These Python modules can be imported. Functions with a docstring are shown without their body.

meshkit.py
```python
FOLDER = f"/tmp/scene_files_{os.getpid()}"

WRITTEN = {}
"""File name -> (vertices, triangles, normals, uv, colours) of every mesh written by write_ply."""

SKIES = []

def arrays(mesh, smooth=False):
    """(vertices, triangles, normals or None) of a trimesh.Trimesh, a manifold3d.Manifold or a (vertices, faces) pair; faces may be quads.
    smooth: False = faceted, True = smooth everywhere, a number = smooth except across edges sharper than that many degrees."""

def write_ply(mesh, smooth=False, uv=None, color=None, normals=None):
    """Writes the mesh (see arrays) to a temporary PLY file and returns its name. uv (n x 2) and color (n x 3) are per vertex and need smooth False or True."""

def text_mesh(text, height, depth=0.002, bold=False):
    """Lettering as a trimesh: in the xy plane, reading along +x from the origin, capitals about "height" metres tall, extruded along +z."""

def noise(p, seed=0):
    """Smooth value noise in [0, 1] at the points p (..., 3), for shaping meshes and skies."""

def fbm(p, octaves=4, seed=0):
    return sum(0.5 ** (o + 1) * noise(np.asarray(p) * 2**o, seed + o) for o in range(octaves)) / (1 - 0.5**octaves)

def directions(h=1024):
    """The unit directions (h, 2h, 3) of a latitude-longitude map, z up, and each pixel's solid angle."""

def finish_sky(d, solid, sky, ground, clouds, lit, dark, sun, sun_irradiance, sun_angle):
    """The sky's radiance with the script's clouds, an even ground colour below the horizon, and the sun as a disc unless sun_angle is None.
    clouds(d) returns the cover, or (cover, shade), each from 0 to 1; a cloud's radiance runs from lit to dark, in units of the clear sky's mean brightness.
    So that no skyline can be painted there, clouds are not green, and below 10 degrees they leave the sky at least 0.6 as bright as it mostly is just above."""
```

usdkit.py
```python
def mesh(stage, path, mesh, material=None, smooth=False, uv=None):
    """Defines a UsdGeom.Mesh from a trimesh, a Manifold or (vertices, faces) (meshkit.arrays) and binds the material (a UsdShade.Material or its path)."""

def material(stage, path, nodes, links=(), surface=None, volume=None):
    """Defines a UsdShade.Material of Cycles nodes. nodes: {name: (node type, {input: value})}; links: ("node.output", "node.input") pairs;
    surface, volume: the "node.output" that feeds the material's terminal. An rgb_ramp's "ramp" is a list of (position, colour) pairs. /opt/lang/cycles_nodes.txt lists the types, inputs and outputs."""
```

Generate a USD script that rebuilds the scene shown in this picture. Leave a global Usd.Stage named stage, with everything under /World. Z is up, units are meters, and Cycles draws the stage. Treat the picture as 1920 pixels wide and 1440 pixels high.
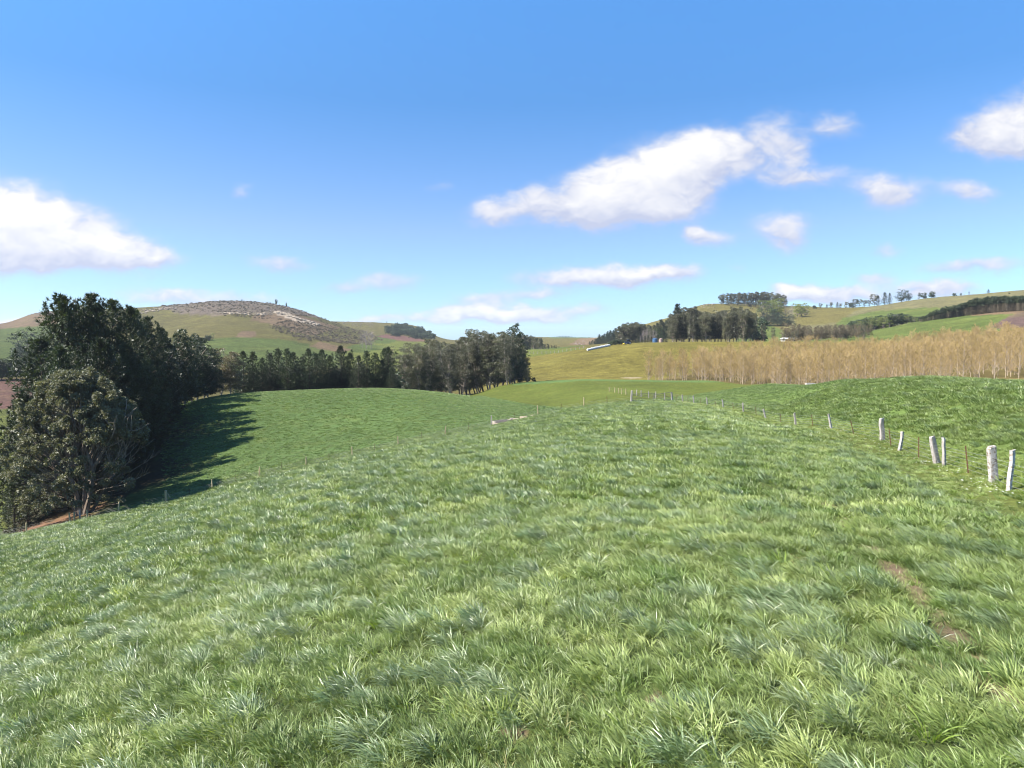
import math, random
import numpy as np
from scipy.interpolate import PchipInterpolator
from scipy.ndimage import gaussian_filter1d, map_coordinates
import trimesh, usdkit, meshkit
from pxr import Usd, UsdGeom, UsdLux, UsdShade, Gf, Vt, Sdf

stage = Usd.Stage.CreateInMemory()
UsdGeom.SetStageUpAxis(stage, 'Z')
UsdGeom.SetStageMetersPerUnit(stage, 1.0)
UsdGeom.Xform.Define(stage, '/World')
UsdGeom.Scope.Define(stage, '/World/Looks')

# ---------------------------------------------------------------- camera
CAM_Z = 5.0                       # a drone hovering five metres over the paddock
FPX = 1333.0                      # focal length in pixels of the 1920 px wide photograph
PITCH = math.atan(80.0 / FPX)     # looking a little down
EXPOSURE = 1.75
cam = UsdGeom.Camera.Define(stage, '/World/camera')
cam.CreateHorizontalApertureAttr(36.0)
cam.CreateVerticalApertureAttr(27.0)
cam.CreateFocalLengthAttr(36.0 * FPX / 1920.0)
cam.CreateClippingRangeAttr(Gf.Vec2f(0.1, 60000.0))
cam.CreateExposureAttr(EXPOSURE)
cam.AddTranslateOp().Set(Gf.Vec3d(0, 0, CAM_Z))
cam.AddRotateXOp().Set(90.0 - math.degrees(PITCH))

# ---------------------------------------------------------------- sun and sky
SUN_AZ, SUN_EL = math.radians(-106.0), math.radians(46.0)
SUN = np.array([math.sin(SUN_AZ) * math.cos(SUN_EL), math.cos(SUN_AZ) * math.cos(SUN_EL), math.sin(SUN_EL)])
sun = UsdLux.DistantLight.Define(stage, '/World/sun_light')
sun.CreateIntensityAttr(1.25)
sun.CreateAngleAttr(0.5)
sun.CreateColorAttr(Gf.Vec3f(1.0, 0.95, 0.87))
sun.CreateNormalizeAttr(True)
sun.AddRotateZOp().Set(180.0 - math.degrees(SUN_AZ))
sun.AddRotateXOp().Set(90.0 - math.degrees(SUN_EL))
SKY_STRENGTH = 0.05


def ray(px, py):
    """World direction through a pixel of the 1920 x 1440 photograph."""
    a, b = (px - 960.0) / FPX, (720.0 - py) / FPX
    return np.array([a, math.cos(PITCH) + b * math.sin(PITCH), -math.sin(PITCH) + b * math.cos(PITCH)])


# Clouds stand in fixed directions of the sky: each is a handful of soft puffs (direction, half width, half height, weight).
CLOUDS = [  # px, py, half width px, half height px, weight
    # the big cloud right of the middle
    (1280, 304, 95, 56, 1.25), (1215, 345, 110, 62, 1.25), (1120, 365, 90, 52, 1.1), (1150, 395, 130, 26, 0.9),
    (1010, 392, 90, 26, 0.62), (915, 395, 60, 26, 0.68), (1335, 285, 62, 50, 0.95), (1000, 372, 28, 30, 0.4), (1220, 380, 110, 34, 0.35),
    # its ragged right end
    (1450, 250, 62, 48, 0.66), (1410, 290, 60, 40, 0.45), (1490, 285, 30, 32, 0.5), (1575, 240, 62, 34, 0.62),
    # cloud at the left edge
    (20, 410, 110, 70, 1.15), (110, 440, 120, 62, 1.2), (210, 475, 100, 40, 1.05), (60, 480, 170, 34, 1.0), (285, 485, 62, 22, 0.7), (-60, 430, 120, 90, 1.1),
    # the cloud at the right edge
    (1830, 252, 75, 36, 0.66), (1890, 232, 78, 52, 0.62), (1965, 195, 55, 85, 0.68), (1920, 260, 90, 34, 0.7),
    # small ones under it
    (1500, 330, 93, 28, 0.83), (1660, 360, 74, 39, 1.00), (1815, 360, 68, 26, 0.78), (1472, 432, 66, 37, 0.98),
    (1300, 436, 28, 20, 0.75), (1335, 452, 57, 26, 0.70), (458, 350, 24, 14, 0.48), (525, 492, 72, 20, 0.70), (822, 345, 43, 14, 0.34),
    # low bands near the horizon
    (1170, 515, 126, 28, 1.00), (1060, 520, 132, 19, 0.70), (1240, 512, 72, 14, 0.77), (735, 530, 72, 26, 0.65), (650, 545, 48, 12, 0.54),
    (1010, 552, 72, 16, 0.65), (905, 565, 84, 19, 0.65), (880, 592, 165, 14, 1.00), (960, 590, 108, 14, 0.77), (1100, 582, 60, 14, 0.54),
    (400, 560, 204, 19, 0.62), (300, 545, 84, 19, 0.54), (20, 604, 77, 13, 0.92), (690, 600, 66, 11, 0.69), (1640, 520, 45, 16, 0.59),
    (1820, 497, 132, 18, 0.77), (1668, 465, 40, 16, 0.54), (1750, 538, 99, 19, 1.00), (1500, 550, 77, 24, 0.86), (1590, 556, 121, 19, 0.80),
    (1480, 545, 28, 14, 0.92), (1390, 505, 31, 14, 0.31),
]


def sky_material():
    nodes = {'tc': ('texture_coordinate', {}), 'sep': ('separate_xyz', {}),
             'sky': ('sky_texture', {'sky_type': 'single_scattering', 'sun_disc': False, 'sun_elevation': SUN_EL,
                                     'sun_rotation': math.atan2(SUN[0], SUN[1]), 'altitude': 300.0, 'air_density': 1.0,
                                     'aerosol_density': 0.6, 'ozone_density': 2.0})}
    links = [('tc.generated', 'sep.vector')]

    def node(name, kind, given, *wires):
        nodes[name] = (kind, given)
        links.extend((src, f'{name}.{dst}') for src, dst in wires)
        return name

    # gnomonic sky coordinates about +Y, only on the forward side: u = x / y, v = z / y
    node('ymax', 'math', {'math_type': 'maximum', 'value2': 0.02}, ('sep.y', 'value1'))
    node('u', 'math', {'math_type': 'divide'}, ('sep.x', 'value1'), ('ymax.value', 'value2'))
    node('v', 'math', {'math_type': 'divide'}, ('sep.z', 'value1'), ('ymax.value', 'value2'))
    node('uv', 'combine_xyz', {'z': 0.0}, ('u.value', 'x'), ('v.value', 'y'))
    # noise that pushes the puffs' outlines about
    node('wscale', 'mapping', {'scale': (1.0, 1.7, 1.0)}, ('uv.vector', 'vector'))
    node('wn', 'noise_texture', {'scale': 11.0, 'detail': 7.0, 'roughness': 0.56}, ('wscale.vector', 'vector'))
    node('wc', 'vector_math', {'math_type': 'subtract', 'vector2': (0.5, 0.5, 0.5)}, ('wn.color', 'vector1'))
    node('ws', 'vector_math', {'math_type': 'multiply', 'vector2': (0.075, 0.05, 0.0)}, ('wc.vector', 'vector1'))
    node('p', 'vector_math', {'math_type': 'add'}, ('uv.vector', 'vector1'), ('ws.vector', 'vector2'))
    node('ps', 'separate_xyz', {}, ('p.vector', 'vector'))
    total = shade = None
    for i, (px, py, hw, hh, wt) in enumerate(CLOUDS):
        d = ray(px, py)
        cu, cv = d[0] / d[1], d[2] / d[1]
        su, sv = hw * 0.76 / FPX, hh * 0.76 / FPX
        node(f'm{i}', 'mapping', {'mapping_type': 'point', 'scale': (1 / su, 1 / sv, 0.0), 'location': (-cu / su, -cv / sv, 0.0)}, ('p.vector', 'vector'))
        node(f'd{i}', 'vector_math', {'math_type': 'dot_product'}, (f'm{i}.vector', 'vector1'), (f'm{i}.vector', 'vector2'))
        node(f'e{i}', 'math', {'math_type': 'power', 'value1': 0.45}, (f'd{i}.value', 'value2'))
        node(f't{i}', 'math', {'math_type': 'multiply_add', 'value2': wt, 'value3': 0.0}, (f'e{i}.value', 'value1'), *([(total, 'value3')] if total else []))
        # height within the puff: the underside is in shade
        node(f'y{i}', 'math', {'math_type': 'multiply_add', 'value2': wt / sv, 'value3': -wt * cv / sv}, ('ps.y', 'value1'))
        node(f'k{i}', 'math', {'math_type': 'multiply_add', 'value3': 0.0}, (f'y{i}.value', 'value1'), (f'e{i}.value', 'value2'), *([(shade, 'value3')] if shade else []))
        total, shade = f't{i}.value', f'k{i}.value'
    # fine structure
    node('fn', 'noise_texture', {'scale': 31.0, 'detail': 8.0, 'roughness': 0.54, 'distortion': 0.5}, ('wscale.vector', 'vector'))
    node('fc', 'math', {'math_type': 'multiply_add', 'value2': 1.15, 'value3': -0.575}, ('fn.fac', 'value1'))
    node('lim', 'math', {'math_type': 'minimum', 'value2': 1.0}, (total, 'value1'))
    node('soft', 'math', {'math_type': 'multiply'}, ('lim.value', 'value1'), ('fc.value', 'value2'))
    node('dens', 'math', {'math_type': 'add'}, (total, 'value1'), ('soft.value', 'value2'))
    node('mask', 'map_range', {'range_type': 'smoothstep', 'from_min': 0.12, 'from_max': 0.90, 'to_min': 0.0, 'to_max': 0.97, 'clamp': True}, ('dens.value', 'value'))
    node('fwd', 'map_range', {'range_type': 'smoothstep', 'from_min': 0.02, 'from_max': 0.2, 'clamp': True}, ('sep.y', 'value'))
    node('cover', 'math', {'math_type': 'multiply'}, ('mask.result', 'value1'), ('fwd.result', 'value2'))
    # brightness of the cloud: thick tops white, thin edges and undersides lilac grey
    node('sh', 'math', {'math_type': 'multiply_add', 'value2': 0.50, 'value3': 0.30}, (shade, 'value1'))
    node('sn', 'math', {'math_type': 'multiply_add', 'value2': 0.9}, ('fc.value', 'value1'), ('sh.value', 'value3'))
    node('thick', 'map_range', {'from_min': 0.3, 'from_max': 1.5, 'to_min': -0.25, 'to_max': 0.45, 'clamp': True}, ('dens.value', 'value'))
    node('br', 'math', {'math_type': 'add', 'use_clamp': True}, ('sn.value', 'value1'), ('thick.result', 'value2'))
    node('cc', 'mix', {'mix_type': 'mix', 'color1': (3.5, 3.8, 4.9), 'color2': (6.3, 6.2, 6.1)}, ('br.value', 'fac'))
    node('el', 'rgb_ramp', {'ramp': [(0.0, (0.62, 0.92, 1.34)), (0.07, (0.67, 0.89, 1.25)), (0.15, (0.75, 0.87, 1.12)), (0.31, (0.48, 0.88, 1.22)), (0.45, (0.60, 1.19, 1.62)), (1.0, (0.60, 1.19, 1.62))]}, ('sep.z', 'fac'))
    node('grade', 'mix', {'mix_type': 'multiply', 'fac': 1.0}, ('sky.color', 'color1'), ('el.color', 'color2'))
    node('out', 'mix', {'mix_type': 'mix'}, ('cover.value', 'fac'), ('grade.color', 'color1'), ('cc.color', 'color2'))
    node('bg', 'background_shader', {'strength': SKY_STRENGTH}, ('out.color', 'color'))
    return usdkit.material(stage, '/World/Looks/sky', nodes, links, surface='bg.background')


sky = UsdLux.DomeLight.Define(stage, '/World/sky')
UsdShade.MaterialBindingAPI.Apply(sky.GetPrim()).Bind(sky_material())
for k, v in dict(label='blue sky with white cumulus clouds over the hills', category='sky', kind='structure').items():
    sky.GetPrim().SetCustomDataByKey(k, v)


# ---------------------------------------------------------------- helpers
used = {}


def numbered(parent, name):
    n = used.get((parent, name), 0)
    used[(parent, name)] = n + 1
    return f'{parent}/{name}' + (f'_{n:03d}' if n else '')


def tag(prim, label=None, cat=None, group=None, kind=None):
    for k, v in dict(label=label, category=cat, group=group, kind=kind).items():
        if v:
            prim.SetCustomDataByKey(k, v)
    return prim


def thing(name, label, cat, loc=(0, 0, 0), rz=0.0, scale=None, group=None, tilt=None):
    x = UsdGeom.Xform.Define(stage, numbered('/World', name))
    x.AddTranslateOp().Set(Gf.Vec3d(*map(float, loc)))
    if rz:
        x.AddRotateZOp().Set(float(rz))
    if tilt is not None:
        x.AddRotateXYZOp().Set(Gf.Vec3f(float(tilt[0]), float(tilt[1]), 0.0))
    if scale is not None:
        x.AddScaleOp().Set(Gf.Vec3f(*([float(scale)] * 3 if np.ndim(scale) == 0 else map(float, scale))))
    return tag(x.GetPrim(), label, cat, group)


def part(parent, name, mesh, mat, smooth=False, label=None, kind=None):
    path = numbered(str(parent.GetPath()) if hasattr(parent, 'GetPath') else parent, name)
    m = usdkit.mesh(stage, path, mesh, mat, smooth)
    return tag(m.GetPrim(), label, None, None, kind)


def copy_of(cls, name, label, cat, loc, rz=0.0, scale=1.0, group=None, tilt=None):
    p = thing(name, label, cat, loc, rz, scale, group, tilt)
    p.GetReferences().AddInternalReference(cls)
    p.SetInstanceable(True)
    return p


def join(parts):
    vs, fs, n = [], [], 0
    for v, f in parts:
        vs.append(np.asarray(v, float)); fs.append(np.asarray(f, int) + n); n += len(v)
    return np.vstack(vs), np.vstack(fs)


def tube(pts, radii, sides=6, cap=True):
    p = np.asarray(pts, float)
    r = np.broadcast_to(np.asarray(radii, float), (len(p),))
    t = np.gradient(p, axis=0)
    t /= np.linalg.norm(t, axis=1, keepdims=True) + 1e-12
    a = np.cross(t, np.where(np.abs(t[:, 2:]) < 0.9, [0, 0, 1.0], [1.0, 0, 0]))
    a /= np.linalg.norm(a, axis=1, keepdims=True) + 1e-12
    for i in range(1, len(a)):
        if a[i] @ a[i - 1] < 0:
            a[i] = -a[i]
    b = np.cross(t, a)
    ang = np.arange(sides) * 2 * np.pi / sides
    v = (p[:, None] + r[:, None, None] * (np.cos(ang)[None, :, None] * a[:, None] + np.sin(ang)[None, :, None] * b[:, None])).reshape(-1, 3)
    i, j = np.meshgrid(np.arange(len(p) - 1), np.arange(sides), indexing='ij')
    q = np.stack([i * sides + j, i * sides + (j + 1) % sides, (i + 1) * sides + (j + 1) % sides, (i + 1) * sides + j], -1).reshape(-1, 4)
    f = np.vstack([q[:, [0, 1, 2]], q[:, [0, 2, 3]]])
    if cap:
        k = np.arange(1, sides - 1)
        e = (len(p) - 1) * sides
        f = np.vstack([f, np.stack([e + 0 * k, e + k, e + k + 1], 1), np.stack([0 * k, k + 1, k], 1)])
    return v, f


def box(x0, x1, y0, y1, z0, z1):
    m = trimesh.creation.box([x1 - x0, y1 - y0, z1 - z0])
    m.apply_translation([(x0 + x1) / 2, (y0 + y1) / 2, (z0 + z1) / 2])
    return np.array(m.vertices), np.array(m.faces)


def mat(name, nodes, links, surface):
    return usdkit.material(stage, '/World/Looks/' + name, nodes, links, surface=surface)


# ---------------------------------------------------------------- the lie of the land
def slope_of(px, py):
    d = ray(px, py)
    return d[2] / math.hypot(d[0], d[1])


# Profiles of the land along some bearings (a bearing is named by the photograph's column). ('z', range, height above the camera) or (range, picture row where that ground lies)
Z = 'z'
PROFILES = {
    -400: [(Z, 1, -5.1), (Z, 5, -5.5), (Z, 8, -6.0), (Z, 28, -10.5), (Z, 60, -19), (Z, 112, -33), (Z, 130, -38), (Z, 200, -40), (Z, 330, -33), (Z, 450, -27), (Z, 600, -20), (Z, 900, 0), (Z, 1300, 25), (Z, 1500, 30), (Z, 2000, 15), (Z, 3000, 0), (Z, 9000, -8)],
    0: [(Z, 1, -5), (Z, 5, -5.4), (Z, 8, -5.9), (Z, 28, -9.5), (Z, 60, -17), (112, 1004), (125, 1010), (150, 985), (200, 880), (280, 792), (330, 764), (450, 712), (600, 682), (900, 642), (1300, 615), (1500, 608), (1700, 618), (2500, 640), (Z, 9000, -8)],
    75: [(Z, 1, -5), (Z, 5, -5.35), (Z, 8, -5.8), (Z, 28, -9.1), (Z, 60, -16.1), (112, 990), (125, 985), (150, 940), (200, 865), (280, 785), (330, 760), (450, 712), (600, 682), (900, 641), (1300, 596), (1480, 584), (1700, 600), (2500, 640), (Z, 9000, -8)],
    150: [(Z, 1, -5), (Z, 5, -5.3), (Z, 8, -5.7), (Z, 28, -8.8), (Z, 60, -15.3), (112, 974), (122, 960), (140, 925), (170, 870), (210, 820), (280, 778), (330, 757), (450, 712), (600, 680), (900, 640), (1300, 592), (1480, 580), (1700, 592), (2500, 640), (Z, 9000, -8)],
    300: [(Z, 1, -5), (Z, 5, -5.2), (Z, 8, -5.5), (Z, 28, -8.0), (Z, 60, -13.2), (112, 942), (130, 905), (160, 832), (190, 772), (205, 765), (225, 770), (260, 780), (330, 760), (450, 715), (600, 674), (800, 642), (1100, 610), (1300, 580), (1380, 575), (1480, 577), (1700, 590), (2500, 640), (Z, 9000, -8)],
    450: [(Z, 1, -5), (Z, 5, -5.1), (Z, 8, -5.3), (Z, 28, -7.4), (Z, 60, -11.6), (112, 901), (130, 868), (160, 800), (190, 745), (205, 737), (225, 741), (260, 756), (330, 750), (450, 715), (600, 664), (750, 635), (1000, 603), (1250, 570), (1340, 563.5), (1450, 566), (1700, 585), (2500, 640), (Z, 9000, -8)],
    540: [(Z, 1, -5), (Z, 5, -5.08), (Z, 8, -5.25), (Z, 28, -7.1), (Z, 60, -10.9), (112, 880), (130, 850), (160, 787), (190, 741), (205, 732), (225, 736), (260, 752), (330, 746), (450, 714), (600, 666), (750, 640), (1000, 610), (1250, 580), (1340, 574.5), (1450, 580), (1700, 595), (2500, 640), (Z, 9000, -8)],
    620: [(Z, 1, -5), (Z, 5, -5.05), (Z, 8, -5.2), (Z, 28, -6.9), (Z, 60, -10.2), (112, 863), (130, 836), (160, 779), (190, 737), (205, 729), (225, 733), (260, 748), (330, 742), (450, 712), (600, 675), (750, 650), (1000, 630), (1250, 606), (1350, 601), (1450, 606), (1620, 612), (1800, 602), (1900, 602), (2300, 630), (Z, 9000, -8)],
    700: [(Z, 1, -5), (Z, 5, -5.0), (Z, 8, -5.15), (Z, 28, -6.65), (Z, 60, -9.6), (112, 845), (130, 822), (160, 770), (187, 735), (205, 727.5), (225, 732), (260, 744), (330, 739), (450, 708), (600, 680), (750, 660), (1000, 643), (1250, 632), (1500, 624), (1800, 605.5), (1900, 604), (2300, 630), (Z, 9000, -8)],
    780: [(Z, 1, -5), (Z, 5, -5.0), (Z, 8, -5.08), (Z, 28, -6.4), (Z, 60, -9.1), (112, 826), (130, 807), (160, 764), (187, 737), (205, 731), (225, 735), (260, 743), (330, 737), (450, 704), (600, 680), (750, 660), (1000, 646), (1300, 638), (1550, 628), (1800, 611), (1880, 609), (2300, 632), (Z, 9000, -8)],
    830: [(Z, 1, -5), (Z, 5, -4.98), (Z, 8, -5.05), (Z, 28, -6.3), (Z, 60, -8.9), (112, 816), (130, 800), (160, 764), (187, 742), (205, 736), (225, 739), (260, 743), (330, 736), (450, 702), (600, 677), (750, 661), (1000, 648), (1300, 642), (1800, 635), (2300, 638), (Z, 9000, -8)],
    880: [(Z, 1, -5), (Z, 5, -4.97), (Z, 8, -5.03), (Z, 28, -6.2), (Z, 60, -8.65), (112, 806), (130, 793), (160, 764), (187, 747), (205, 742), (225, 743), (260, 741), (330, 734), (450, 700), (600, 675), (750, 662), (1000, 650), (1400, 645), (2000, 639), (2500, 637), (Z, 9000, -8)],
    940: [(Z, 1, -5), (Z, 5, -4.96), (Z, 8, -5.02), (Z, 28, -6.08), (Z, 60, -8.35), (112, 793), (130, 783), (160, 763), (187, 751), (215, 736), (245, 724), (270, 723), (290, 727), (330, 725), (420, 682), (480, 668), (600, 658), (700, 660), (900, 658), (1200, 646), (2000, 636), (2500, 634), (3000, 636), (Z, 9000, -8)],
    1000: [(Z, 1, -5), (Z, 5, -4.95), (Z, 8, -5.0), (Z, 28, -5.95), (Z, 60, -8.1), (112, 781), (130, 773), (160, 760), (187, 747), (220, 727), (250, 716), (270, 715), (290, 719), (330, 710), (400, 682), (480, 668), (600, 656), (700, 658), (900, 655), (1200, 645), (2000, 634), (2500, 632.5), (3000, 635), (Z, 9000, -8)],
    1100: [(Z, 1, -5), (Z, 5, -4.92), (Z, 8, -4.95), (Z, 28, -5.8), (Z, 60, -7.6), (112, 764), (130, 757), (160, 741), (200, 722), (240, 711), (255, 711), (280, 715), (330, 702), (390, 672), (440, 656), (480, 652), (520, 655), (650, 649), (750, 648), (850, 652), (1200, 647), (1500, 636), (1700, 634), (2000, 637), (2500, 632.5), (3000, 635), (Z, 9000, -8)],
    1200: [(Z, 1, -5), (Z, 5, -4.9), (Z, 8, -4.9), (Z, 28, -5.7), (Z, 60, -7.3), (112, 755), (130, 745), (160, 731), (200, 719), (245, 712), (280, 715), (330, 700), (380, 668), (440, 646), (480, 642), (520, 644), (650, 645), (850, 632), (1050, 618), (1250, 610), (1500, 620), (2500, 640), (Z, 9000, -8)],
    1260: [(Z, 1, -5), (Z, 5, -4.87), (Z, 8, -4.87), (Z, 28, -5.65), (Z, 60, -7.1), (118, 751), (140, 742), (165, 732), (200, 720), (245, 713), (280, 715), (330, 700), (380, 668), (440, 645), (480, 641), (520, 643), (650, 642), (850, 622), (1050, 602), (1250, 594), (1500, 604), (2500, 640), (Z, 9000, -8)],
    1320: [(Z, 1, -5), (Z, 5, -4.85), (Z, 8, -4.85), (Z, 28, -5.6), (Z, 60, -7.0), (116, 758), (140, 744), (165, 733), (200, 721), (240, 714), (270, 713), (290, 716), (330, 700), (390, 666), (450, 644), (480, 641), (520, 643), (600, 647), (800, 630), (1000, 600), (1200, 575), (1300, 570), (1400, 570), (1500, 572), (2000, 605), (2500, 640), (Z, 9000, -8)],
    1450: [(Z, 1, -5), (Z, 5, -4.8), (Z, 8, -4.8), (Z, 28, -5.6), (Z, 60, -7.25), (98, 783), (120, 756), (145, 733), (170, 722), (185, 720), (205, 723), (250, 724), (280, 718), (330, 697), (400, 663), (450, 645), (480, 641), (520, 641), (600, 645), (700, 635), (800, 622), (1000, 602), (1200, 578), (1300, 573), (1500, 577), (2000, 610), (2500, 640), (Z, 9000, -8)],
    1600: [(Z, 1, -5), (Z, 5, -4.75), (Z, 8, -4.75), (Z, 28, -5.7), (62, 811), (85, 758), (105, 726), (120, 713), (130, 711), (145, 714), (200, 728), (250, 722), (300, 705), (400, 668), (480, 645), (560, 636), (650, 628), (800, 612), (1000, 591), (1200, 577), (1250, 576), (1400, 580), (2000, 610), (2500, 640), (Z, 9000, -8)],
    1750: [(Z, 1, -5), (Z, 5, -4.7), (Z, 8, -4.7), (Z, 26, -5.5), (46, 863), (60, 793), (80, 727), (95, 709), (105, 707), (120, 711), (160, 724), (200, 722), (260, 705), (330, 680), (400, 660), (480, 638), (560, 616), (620, 603), (680, 597), (720, 596), (900, 584), (1100, 562), (1200, 558), (1300, 560), (2000, 600), (2500, 640), (Z, 9000, -8)],
    1920: [(Z, 1, -5), (Z, 5, -4.65), (Z, 8, -4.65), (Z, 22, -5.2), (32, 926), (45, 822), (60, 755), (75, 722), (85, 716), (95, 717), (120, 722), (180, 716), (240, 700), (330, 670), (420, 640), (500, 612), (560, 593), (620, 584), (660, 583), (800, 570), (1000, 550), (1100, 545), (1200, 546), (2000, 580), (3000, 640), (Z, 9000, -8)],
    2300: [(Z, 1, -5), (Z, 5, -4.6), (Z, 8, -4.5), (Z, 30, -4.6), (Z, 70, -3.8), (Z, 100, -5), (Z, 180, -8), (Z, 330, -6), (Z, 500, 8), (Z, 650, 20), (Z, 1000, 55), (Z, 1200, 60), (Z, 2000, 50), (Z, 3000, 0), (Z, 9000, -8)],
}
LR = np.linspace(math.log(1.0), math.log(9000.0), 700)
cols = sorted(PROFILES)
prof = []
for c in cols:
    rr, zz = [], []
    for e in PROFILES[c]:
        if e[0] == Z:
            rr.append(e[1]); zz.append(e[2])
        else:
            rr.append(e[0]); zz.append(e[0] * slope_of(c, e[1]))
    prof.append(PchipInterpolator(np.log(rr), zz)(LR))
prof = np.array(prof)
A0, A1 = math.atan((cols[0] - 960) / FPX), math.atan((cols[-1] - 960) / FPX)
AZ = np.linspace(A0, A1, 900)
LAND = PchipInterpolator(np.arctan((np.array(cols) - 960) / FPX), prof, axis=0)(AZ)
LAND = gaussian_filter1d(LAND, 5, axis=0, mode='nearest')
LAND = gaussian_filter1d(LAND, 2.0, axis=1, mode='nearest')


def vnoise(x, y, seed=0, octaves=3):
    return meshkit.fbm(np.stack([x, y, np.zeros_like(x) + 7.3 + seed], -1), octaves, seed)


def height(x, y, fine=True):
    """Height of the ground at world x, y (arrays)."""
    x, y = np.asarray(x, float), np.asarray(y, float)
    r = np.maximum(np.hypot(x, y), 1.0)
    a = np.arctan2(x, y)
    ri = (np.log(r) - LR[0]) / (LR[1] - LR[0])

    def look(ang):
        return map_coordinates(LAND, [(np.clip(ang, A0, A1) - A0) / (A1 - A0) * (len(AZ) - 1), np.clip(ri, 0, len(LR) - 1)], order=1, mode='nearest')

    z = look(a)
    behind = np.where(a > A1, (a - A1) / (math.pi - A1), np.where(a < A0, (A0 - a) / (math.pi + A0), 0.0))
    far = (a > A1) | (a < A0)
    if far.any():
        other = look(np.where(a > 0, A0, A1))
        w = behind * behind * (3 - 2 * behind) * 0.5
        z = np.where(far, z * (1 - w) + other * w, z)
    z = z + CAM_Z
    if fine:
        near = np.clip((r - 3) / 20, 0, 1)
        z = z + near * 0.35 * (vnoise(x / 9, y / 9, 1, 2) - 0.5) * np.clip((260 - r) / 100, 0, 1)
        z = z + 0.16 * (vnoise(x / 1.1, y / 1.1, 2, 2) - 0.5) * np.clip((120 - r) / 60, 0, 1)
        w = np.clip((r - 250) / 500, 0, 1)
        z = z + w * 5.0 * (vnoise(x / 70, y / 70, 3, 4) - 0.5)
    return z


def at(px, r, lift=0.0):
    """World point of the ground at a bearing and range."""
    a = math.atan((px - 960.0) / FPX)
    x, y = r * math.sin(a), r * math.cos(a)
    return np.array([x, y, float(height(np.array([x]), np.array([y]))[0]) + lift])


def row_of(p):
    """Picture row and column of a world point: used only to lay out fields whose borders the photograph shows."""
    p = np.asarray(p, float)
    f = p[..., 1] * math.cos(PITCH) - (p[..., 2] - CAM_Z) * math.sin(PITCH)
    u = p[..., 1] * math.sin(PITCH) + (p[..., 2] - CAM_Z) * math.cos(PITCH)
    f = np.where(f < 0.1, 0.1, f)
    return 960 + FPX * p[..., 0] / f, 720 - FPX * u / f
# ---------------------------------------------------------------- ground sheets
def inside(poly, px, py):
    poly = np.asarray(poly, float)
    ok = np.zeros(px.shape, bool)
    j = len(poly) - 1
    for i in range(len(poly)):
        (xi, yi), (xj, yj) = poly[i], poly[j]
        c = (yi > py) != (yj > py)
        ok ^= c & (px < (xj - xi) * (py - yi) / (yj - yi + 1e-12) + xi)
        j = i
    return ok


def line_distance(line, x, y):
    best = np.full(x.shape, 1e9)
    for (x0, y0), (x1, y1) in zip(line[:-1], line[1:]):
        dx, dy = x1 - x0, y1 - y0
        t = np.clip(((x - x0) * dx + (y - y0) * dy) / (dx * dx + dy * dy), 0, 1)
        best = np.minimum(best, np.hypot(x - x0 - t * dx, y - y0 - t * dy))
    return best


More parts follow.
